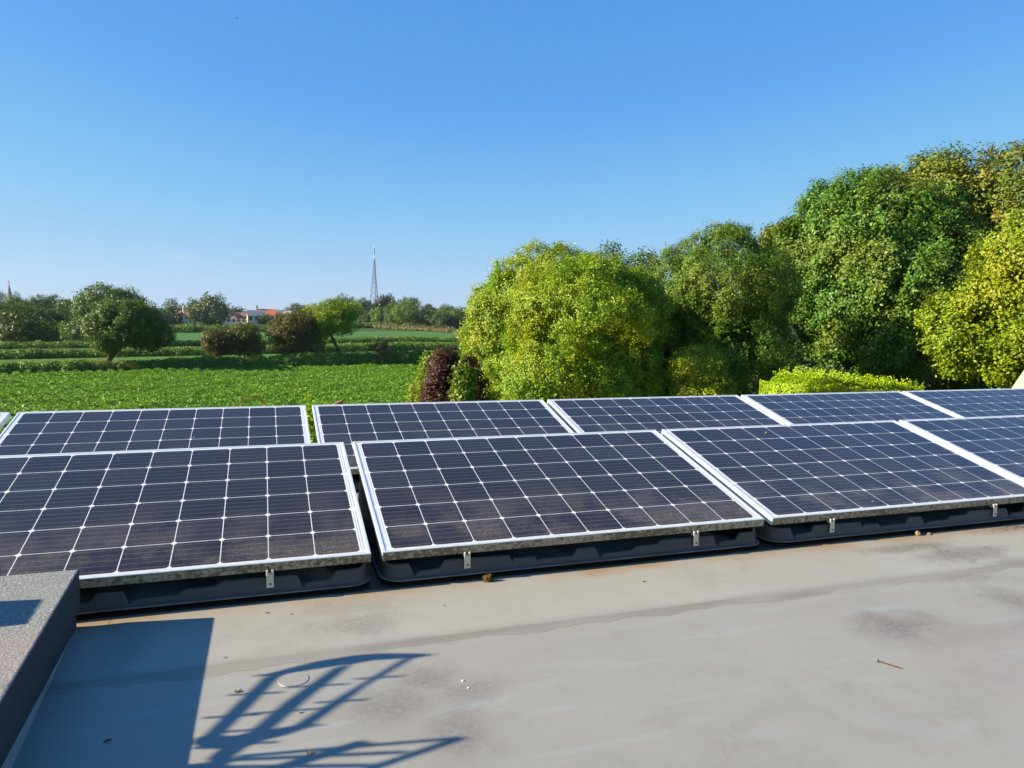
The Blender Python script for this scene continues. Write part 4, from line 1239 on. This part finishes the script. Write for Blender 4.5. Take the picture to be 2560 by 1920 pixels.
big_tree("tree", "yellow green leafy bush tree at the front centre, fullest of the row",
         [(1250, 1640, 650, 900), (1205, 1560, 800, 1110), (1380, 1640, 820, 1110), (1480, 1650, 690, 900)], 16.5, 210000, 0.047, L_YG, 1430, (1430, 800), 0.16, m=46, frac=(.14, .26), shoots=260, shoot_len=.3)
big_tree("tree", "taller yellow green tree behind the front centre bush, to its left",
         [(1215, 1560, 616, 860), (1160, 1400, 690, 1000), (1165, 1320, 800, 1100), (1165, 1480, 650, 900)], 19.5, 150000, 0.052, L_YG, 1320, (1330, 780), 0.18, rough=.2, m=46, frac=(.14, .26), shoots=240, shoot_len=.35)
big_tree("tree", "olive green tree between the yellow green bush and the sycamores",
         [(1620, 1950, 575, 860), (1590, 1800, 640, 900), (1650, 1955, 760, 1050), (1800, 1950, 640, 960)], 21, 170000, 0.054, L_OLIVE, 1780, (1780, 780), 0.2, m=44, frac=(.14, .28), shoots=320, shoot_len=.35)
big_tree("tree", "thin bluish green tree top showing between the yellow bush and the olive tree",
         [(1500, 1560, 618, 700), (1560, 1660, 640, 800), (1440, 1600, 690, 900)], 27, 16000, 0.09, L_GREEN, 1550, (1540, 720), 0.15, m=18, shoots=120, shoot_len=.5)
big_tree("bush", "bright yellow green bush low in front of the olive tree",
         [(1690, 1800, 870, 960), (1680, 1770, 910, 1060), (1740, 1830, 930, 1060)], 16.0, 26000, 0.046, L_YG, 1740, (1745, 960), 0.06, m=26, frac=(.18, .34), shoots=90, shoot_len=.25, cat="bush")
big_tree("tree", "large dark green sycamore with yellowing leaves right of the olive tree",
         [(1990, 2330, 480, 800), (1935, 2200, 512, 800), (1900, 2060, 575, 780), (1990, 2200, 600, 860), (2060, 2420, 560, 880), (2080, 2360, 760, 945), (1900, 2080, 560, 760)], 27, 190000, 0.098, L_SYC, 2180, (2200, 700), 0.3, k=0.85)
big_tree("tree", "tallest sycamore with orange tinted crown in the top right",
         [(2220, 2560, 432, 720), (2380, 2800, 392, 740), (2140, 2400, 455, 650), (2400, 2700, 560, 900), (2300, 2560, 640, 930)], 31, 170000, 0.11, L_SYC2, 2480, (2480, 600), 0.4, k=0.75)
big_tree("tree", "bright yellow green lime tree at the right edge of the photo",
         [(2480, 2700, 560, 720), (2440, 2640, 660, 800), (2350, 2560, 740, 900), (2340, 2480, 800, 920), (2460, 2700, 780, 950), (2560, 2760, 600, 900)], 20, 75000, 0.078, L_LIME, 2560, (2560, 760), 0.2, m=22, frac=(.2, .34), shoots=120, shoot_len=.4)
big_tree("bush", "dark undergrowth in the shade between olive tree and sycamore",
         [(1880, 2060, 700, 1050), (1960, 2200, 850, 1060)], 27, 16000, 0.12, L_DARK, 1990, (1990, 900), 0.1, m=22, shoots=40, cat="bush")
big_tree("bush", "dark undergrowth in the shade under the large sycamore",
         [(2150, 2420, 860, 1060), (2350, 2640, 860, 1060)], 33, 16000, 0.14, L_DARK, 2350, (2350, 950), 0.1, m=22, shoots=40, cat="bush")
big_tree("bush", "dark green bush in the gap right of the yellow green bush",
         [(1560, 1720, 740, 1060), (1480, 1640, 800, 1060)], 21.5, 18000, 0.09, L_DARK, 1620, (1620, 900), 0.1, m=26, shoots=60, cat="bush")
# clipped golden hedge
def clipped():
    a, b = gnd(1972, 14.0), gnd(2275, 16.8)
    o = empty("clipped_hedge", tuple(a))
    tag(o, "clipped bright golden green hedge in front of the dark sycamores", "hedge")
    n = 60000
    u = (b - a)[:2]; L = np.linalg.norm(u); u /= L
    nr = np.array([u[1], -u[0]])
    if np.dot(nr, CAM[:2] - a[:2]) < 0: nr = -nr
    s = rng.random(n) * L
    za = at(1960, 932, 14.0)[2] - G; zb = at(2200, 966, 16.4)[2] - G
    h = za + (zb - za) * np.clip((s / L), 0, 1) + 0.015 * np.sin(s * 3) + 0.02 * np.sin(s * 11) - 0.18 * np.clip(1 - s / 0.5, 0, 1) ** 2
    w = 1.1
    t = rng.random(n)
    top = rng.random(n) < 0.45
    ang = np.where(top, 0, 1)
    off = np.where(top, (rng.random(n) - .5) * w, w / 2 * (0.94 + .1 * rng.random(n)))
    z = np.where(top, h - 0.25 * (np.abs(off) / (w / 2)) ** 4 + (rng.random(n) - .6) * .06, h - 0.12 - t * 2.4)
    N = np.stack([np.where(top, 0, nr[0]) + rng.normal(size=n) * .6, np.where(top, 0, nr[1]) + rng.normal(size=n) * .6, np.where(top, 1, .3) + rng.normal(size=n) * .4], 1)
    P = np.stack([u[0] * s + nr[0] * off, u[1] * s + nr[1] * off, z], 1)
    # rounded near end, lit from the left
    k = 9000
    th = rng.random(k) * math.pi
    P2 = np.stack([-u[0] * np.sin(th) * .22 + nr[0] * np.cos(th) * w / 2, -u[1] * np.sin(th) * .22 + nr[1] * np.cos(th) * w / 2, za - .17 - 2.1 * rng.random(k) ** 1.3], 1)
    N2 = np.stack([-u[0] * np.sin(th) + nr[0] * np.cos(th), -u[1] * np.sin(th) + nr[1] * np.cos(th), .3 + 0 * th], 1) + rng.normal(size=(k, 3)) * .5
    # stray shoots above the clipped line
    q = 260
    si = rng.integers(0, n, q)
    up_ = rng.random((q, 14, 1)) ** 1.5 * (0.05 + 0.13 * rng.random((q, 1, 1)))
    base_ = np.stack([u[0] * s[si] + nr[0] * (rng.random(q) - .5) * w, u[1] * s[si] + nr[1] * (rng.random(q) - .5) * w, h[si] - .02], 1)
    P3 = (base_[:, None, :] + up_ * np.array([0.15, 0, 1.0]) + rng.normal(size=(q, 14, 3)) * .016).reshape(-1, 3)
    P, N = np.vstack([P, P3]), np.vstack([N, dirs(len(P3)) + np.array([0, 0, .4])])
    n = len(P)
    V, F = leaf_quads(np.vstack([P, P2]), np.vstack([N, N2]), 0.038 * (0.6 + .8 * rng.random(n + k)))
    from_np("foliage", V, F, L_PRIVET, o)
    bm = bmesh.new()
    for f in np.linspace(0.05, .95, 9):
        p = np.array([u[0] * L * f, u[1] * L * f])
        tube(bm, [(p[0], p[1], 0), (p[0] + .1, p[1], 1.5), (p[0], p[1], 2.6)], [.06, .05, .02], 6)
    from_bm("stem", bm, M_BARK, o, True)
clipped()

# shrubs at the garden's edge
def upright_shrub(label, x0, x1, y0, y1, d, n, size, mat, lean=0.2, cat="shrub", stems=60):
    c, r = pxlobe(x0, x1, y0, y1, d)
    base = np.array([c[0], c[1], G])
    o = empty("shrub", tuple(base))
    tag(o, label, cat)
    top = c[2] + r[2] - G
    bm = bmesh.new()
    Ps = []
    for k in range(stems):
        a = rng.random() * 6.28; q = math.sqrt(rng.random())
        e = np.array([math.cos(a) * r[0] * q, math.sin(a) * r[0] * q, top * (1.0 - 0.34 * q ** 2 - .1 * rng.random())])
        b0 = np.array([math.cos(a) * .25 * q, math.sin(a) * .25 * q, 0])
        f = np.linspace(0, 1, 7)[:, None]
        pts = b0 + (e - b0) * f + np.array([math.cos(a), math.sin(a), 0]) * (np.sin(f * 3.14) * r[0] * .12)
        tube(bm, [tuple(p) for p in pts], [.02 * (1 - .8 * i / 6) for i in range(7)], 5)
        m_ = n // stems
        t = 0.25 + 0.78 * rng.random((m_, 1))
        Ps.append(b0 + (e - b0) * t + np.array([math.cos(a), math.sin(a), 0]) * (np.sin(t * 3.14) * r[0] * .12) + rng.normal(size=(m_, 3)) * (0.05 + .16 * (1 - t)))
    from_bm("stem", bm, M_BARK, o, True)
    P = np.vstack(Ps)
    V, F = leaf_quads(P, dirs(len(P)) + np.array([-.2, -.2, .5]), size * (.6 + .8 * rng.random(len(P))), .5)
    from_np("foliage", V, F, mat, o)
upright_shrub("twiggy yellowish green shrub at the right end of the crop field", 1020, 1140, 868, 1010, 24, 22000, 0.075, L_YG, stems=110)
big_tree("shrub", "purple leaved shrub left of the yellow green bushes", [(1078, 1150, 884, 970), (1140, 1212, 892, 990), (1060, 1150, 930, 1090), (1125, 1222, 915, 1090)], 17.2, 44000, 0.05, L_PURPLE, 1130, (1130, 960), 0.07, rough=.42, k=2.6, m=30, frac=(.16, .3), shoots=120, shoot_len=.3, cat="shrub")
big_tree("shrub", "small green shrub growing in front of the purple one", [(1144, 1176, 915, 1010), (1140, 1172, 950, 1060)], 15.8, 5000, 0.075, L_OLIVE, 1158, (1158, 960), 0.04, m=14, frac=(.25, .4), shoots=50, shoot_len=.2, cat="shrub")
big_tree("shrub", "bright golden shrub showing in the gap between two back panels", [(710, 830, 1034, 1180), (750, 800, 1010, 1080)], 6.9, 14000, 0.032, L_PRIVET, 775, (775, 1090), 0.03, m=26, frac=(.18, .32), shoots=60, shoot_len=.06, cat="shrub")
# arching dry bramble
bm = bmesh.new()
d = 9.0
pts = [at(593, 1040, d), at(594, 1012, d), at(605, 998, d), at(622, 990, d + .05), at(640, 990, d + .1), at(655, 1003, d + .15), at(664, 1012, d + .2), at(668, 1040, d + .2)]
g0 = gnd(592, d); g1 = gnd(670, d + .2)
tube(bm, [tuple(g0)] + [tuple(p) for p in pts] + [tuple(g1)], [.010] + [.006] * 8 + [.005], 6)
for p in pts:
    for k in range(5):
        e = p + rng.normal(size=3) * .035
        tube(bm, [tuple(p), tuple(e)], [.004, .001], 4)
br = from_bm("bramble_stem", bm, plain("dry_bramble", (0.20, 0.10, 0.03), 0.9, 0, .4, 30))
tag(br, "arching dry brown bramble stem in front of the crop field", "plant stem")

# small terracotta roof peak behind the back row
d = 9.5
pk = at(851, 1002, d)
sh = empty("shed", (pk[0], pk[1], G))
tag(sh, "shed whose terracotta roof peak just shows above a back row panel", "shed")
hp = pk[2] - G
bm = bmesh.new()
box(bm, (-1.3, -0.9, 0), (0.30, 0.04, hp - 1.03))
from_bm("wall", bm, M_RENDER, sh)
bm = bmesh.new()
prism(bm, [(-1.36, hp - 1.02), (0.36, hp - 1.02), (0.01, hp), (-0.02, hp)], -0.95, 0.05, 'Y')
from_bm("roof", bm, plain("terracotta", (0.42, 0.16, 0.085), 0.85, 0, .2, 12), sh)
sh.rotation_euler = (0, 0, -YAW)

# pale stone gable coping at the right edge
d = 12.0
p0, p1 = at(2520, 985, d), at(2600, 868, d)
gb = empty("neighbouring_gable", tuple(gnd(2560, d)))
tag(gb, "pale stone sloped gable coping cut off by the right edge of the photo", "gable")
rel = lambda p: (p[0] - gb.location.x, p[1] - gb.location.y, p[2] - G)
a, b = np.array(rel(p0)), np.array(rel(p1))
u = (b - a); Lc = np.linalg.norm(u[:2])
hd = u[:2] / Lc
gb.rotation_euler = (0, 0, math.atan2(hd[1], hd[0]))
rot = Matrix.Rotation(-gb.rotation_euler.z, 3, 'Z')
a, b = rot @ Vector(a), rot @ Vector(b)
e0 = a - (b - a) * 2.0; e1 = b + (b - a) * 1.2
bm = bmesh.new()
prism(bm, [(e0.x, e0.z), (e1.x, e1.z), (e1.x + 0.17, e1.z), (e0.x + 0.17, e0.z)], -0.15, 0.15, 'Y')
from_bm("coping", bm, plain("pale_coping", (0.52, 0.44, 0.34), 0.9, 0, .15, 9), gb)
bm = bmesh.new()
prism(bm, [(e0.x + 0.172, 0.0), (e0.x + 0.172, e0.z), (e1.x + 0.172, e1.z), (e1.x + 2.2, e0.z), (e1.x + 2.2, 0.0)], -0.12, 4.0, 'Y')
from_bm("wall", bm, plain("brown_brick", (0.16, 0.085, 0.06), 0.9, 0, .25, 6), gb)

# bird far up in the sky
bp = at(592, 46, 90)
bm = bmesh.new()
tube(bm, [(-.16, 0, 0), (-.05, 0, .01), (.08, 0, .01), (.18, 0, 0)], [.01, .05, .05, .012], 8)
bb = empty("bird", tuple(bp), 0.6)
bb.scale = (0.6, 0.6, 0.6)
tag(bb, "tiny dark bird flying high in the blue sky", "bird")
from_bm("body", bm, M_DKBIT, bb, True)
for s in (-1, 1):
    bm = bmesh.new()
    pts = [(.07, s * .03, .02), (.10, s * .22, .09), (.0, s * .45, .06), (-.03, s * .22, .085), (-.05, s * .03, .02)]
    lo = [bm.verts.new(p) for p in pts]; hi = [bm.verts.new((p[0], p[1], p[2] + .012)) for p in pts]
    bm.faces.new(lo[::-1]); bm.faces.new(hi)
    for i in range(5): bm.faces.new((lo[i], lo[(i + 1) % 5], hi[(i + 1) % 5], hi[i]))
    from_bm("wing", bm, M_DKBIT, bb)

# ------------------------------------------------------------------ thin sea haze round the whole scene
bm = bmesh.new()
box(bm, (-1600, -1600, G - 1.0), (1600, 1600, 75.0))
hm = NT("thin_haze")
pv = hm.n('ShaderNodeVolumePrincipled')
pv.inputs['Color'].default_value = (0.75, 0.86, 1.0, 1)
pv.inputs['Density'].default_value = 0.00009
pv.inputs['Anisotropy'].default_value = 0.2
hm.t.links.new(pv.outputs[0], hm.out.inputs['Volume'])
tag(from_bm("haze", bm, hm.m), kind='stuff')
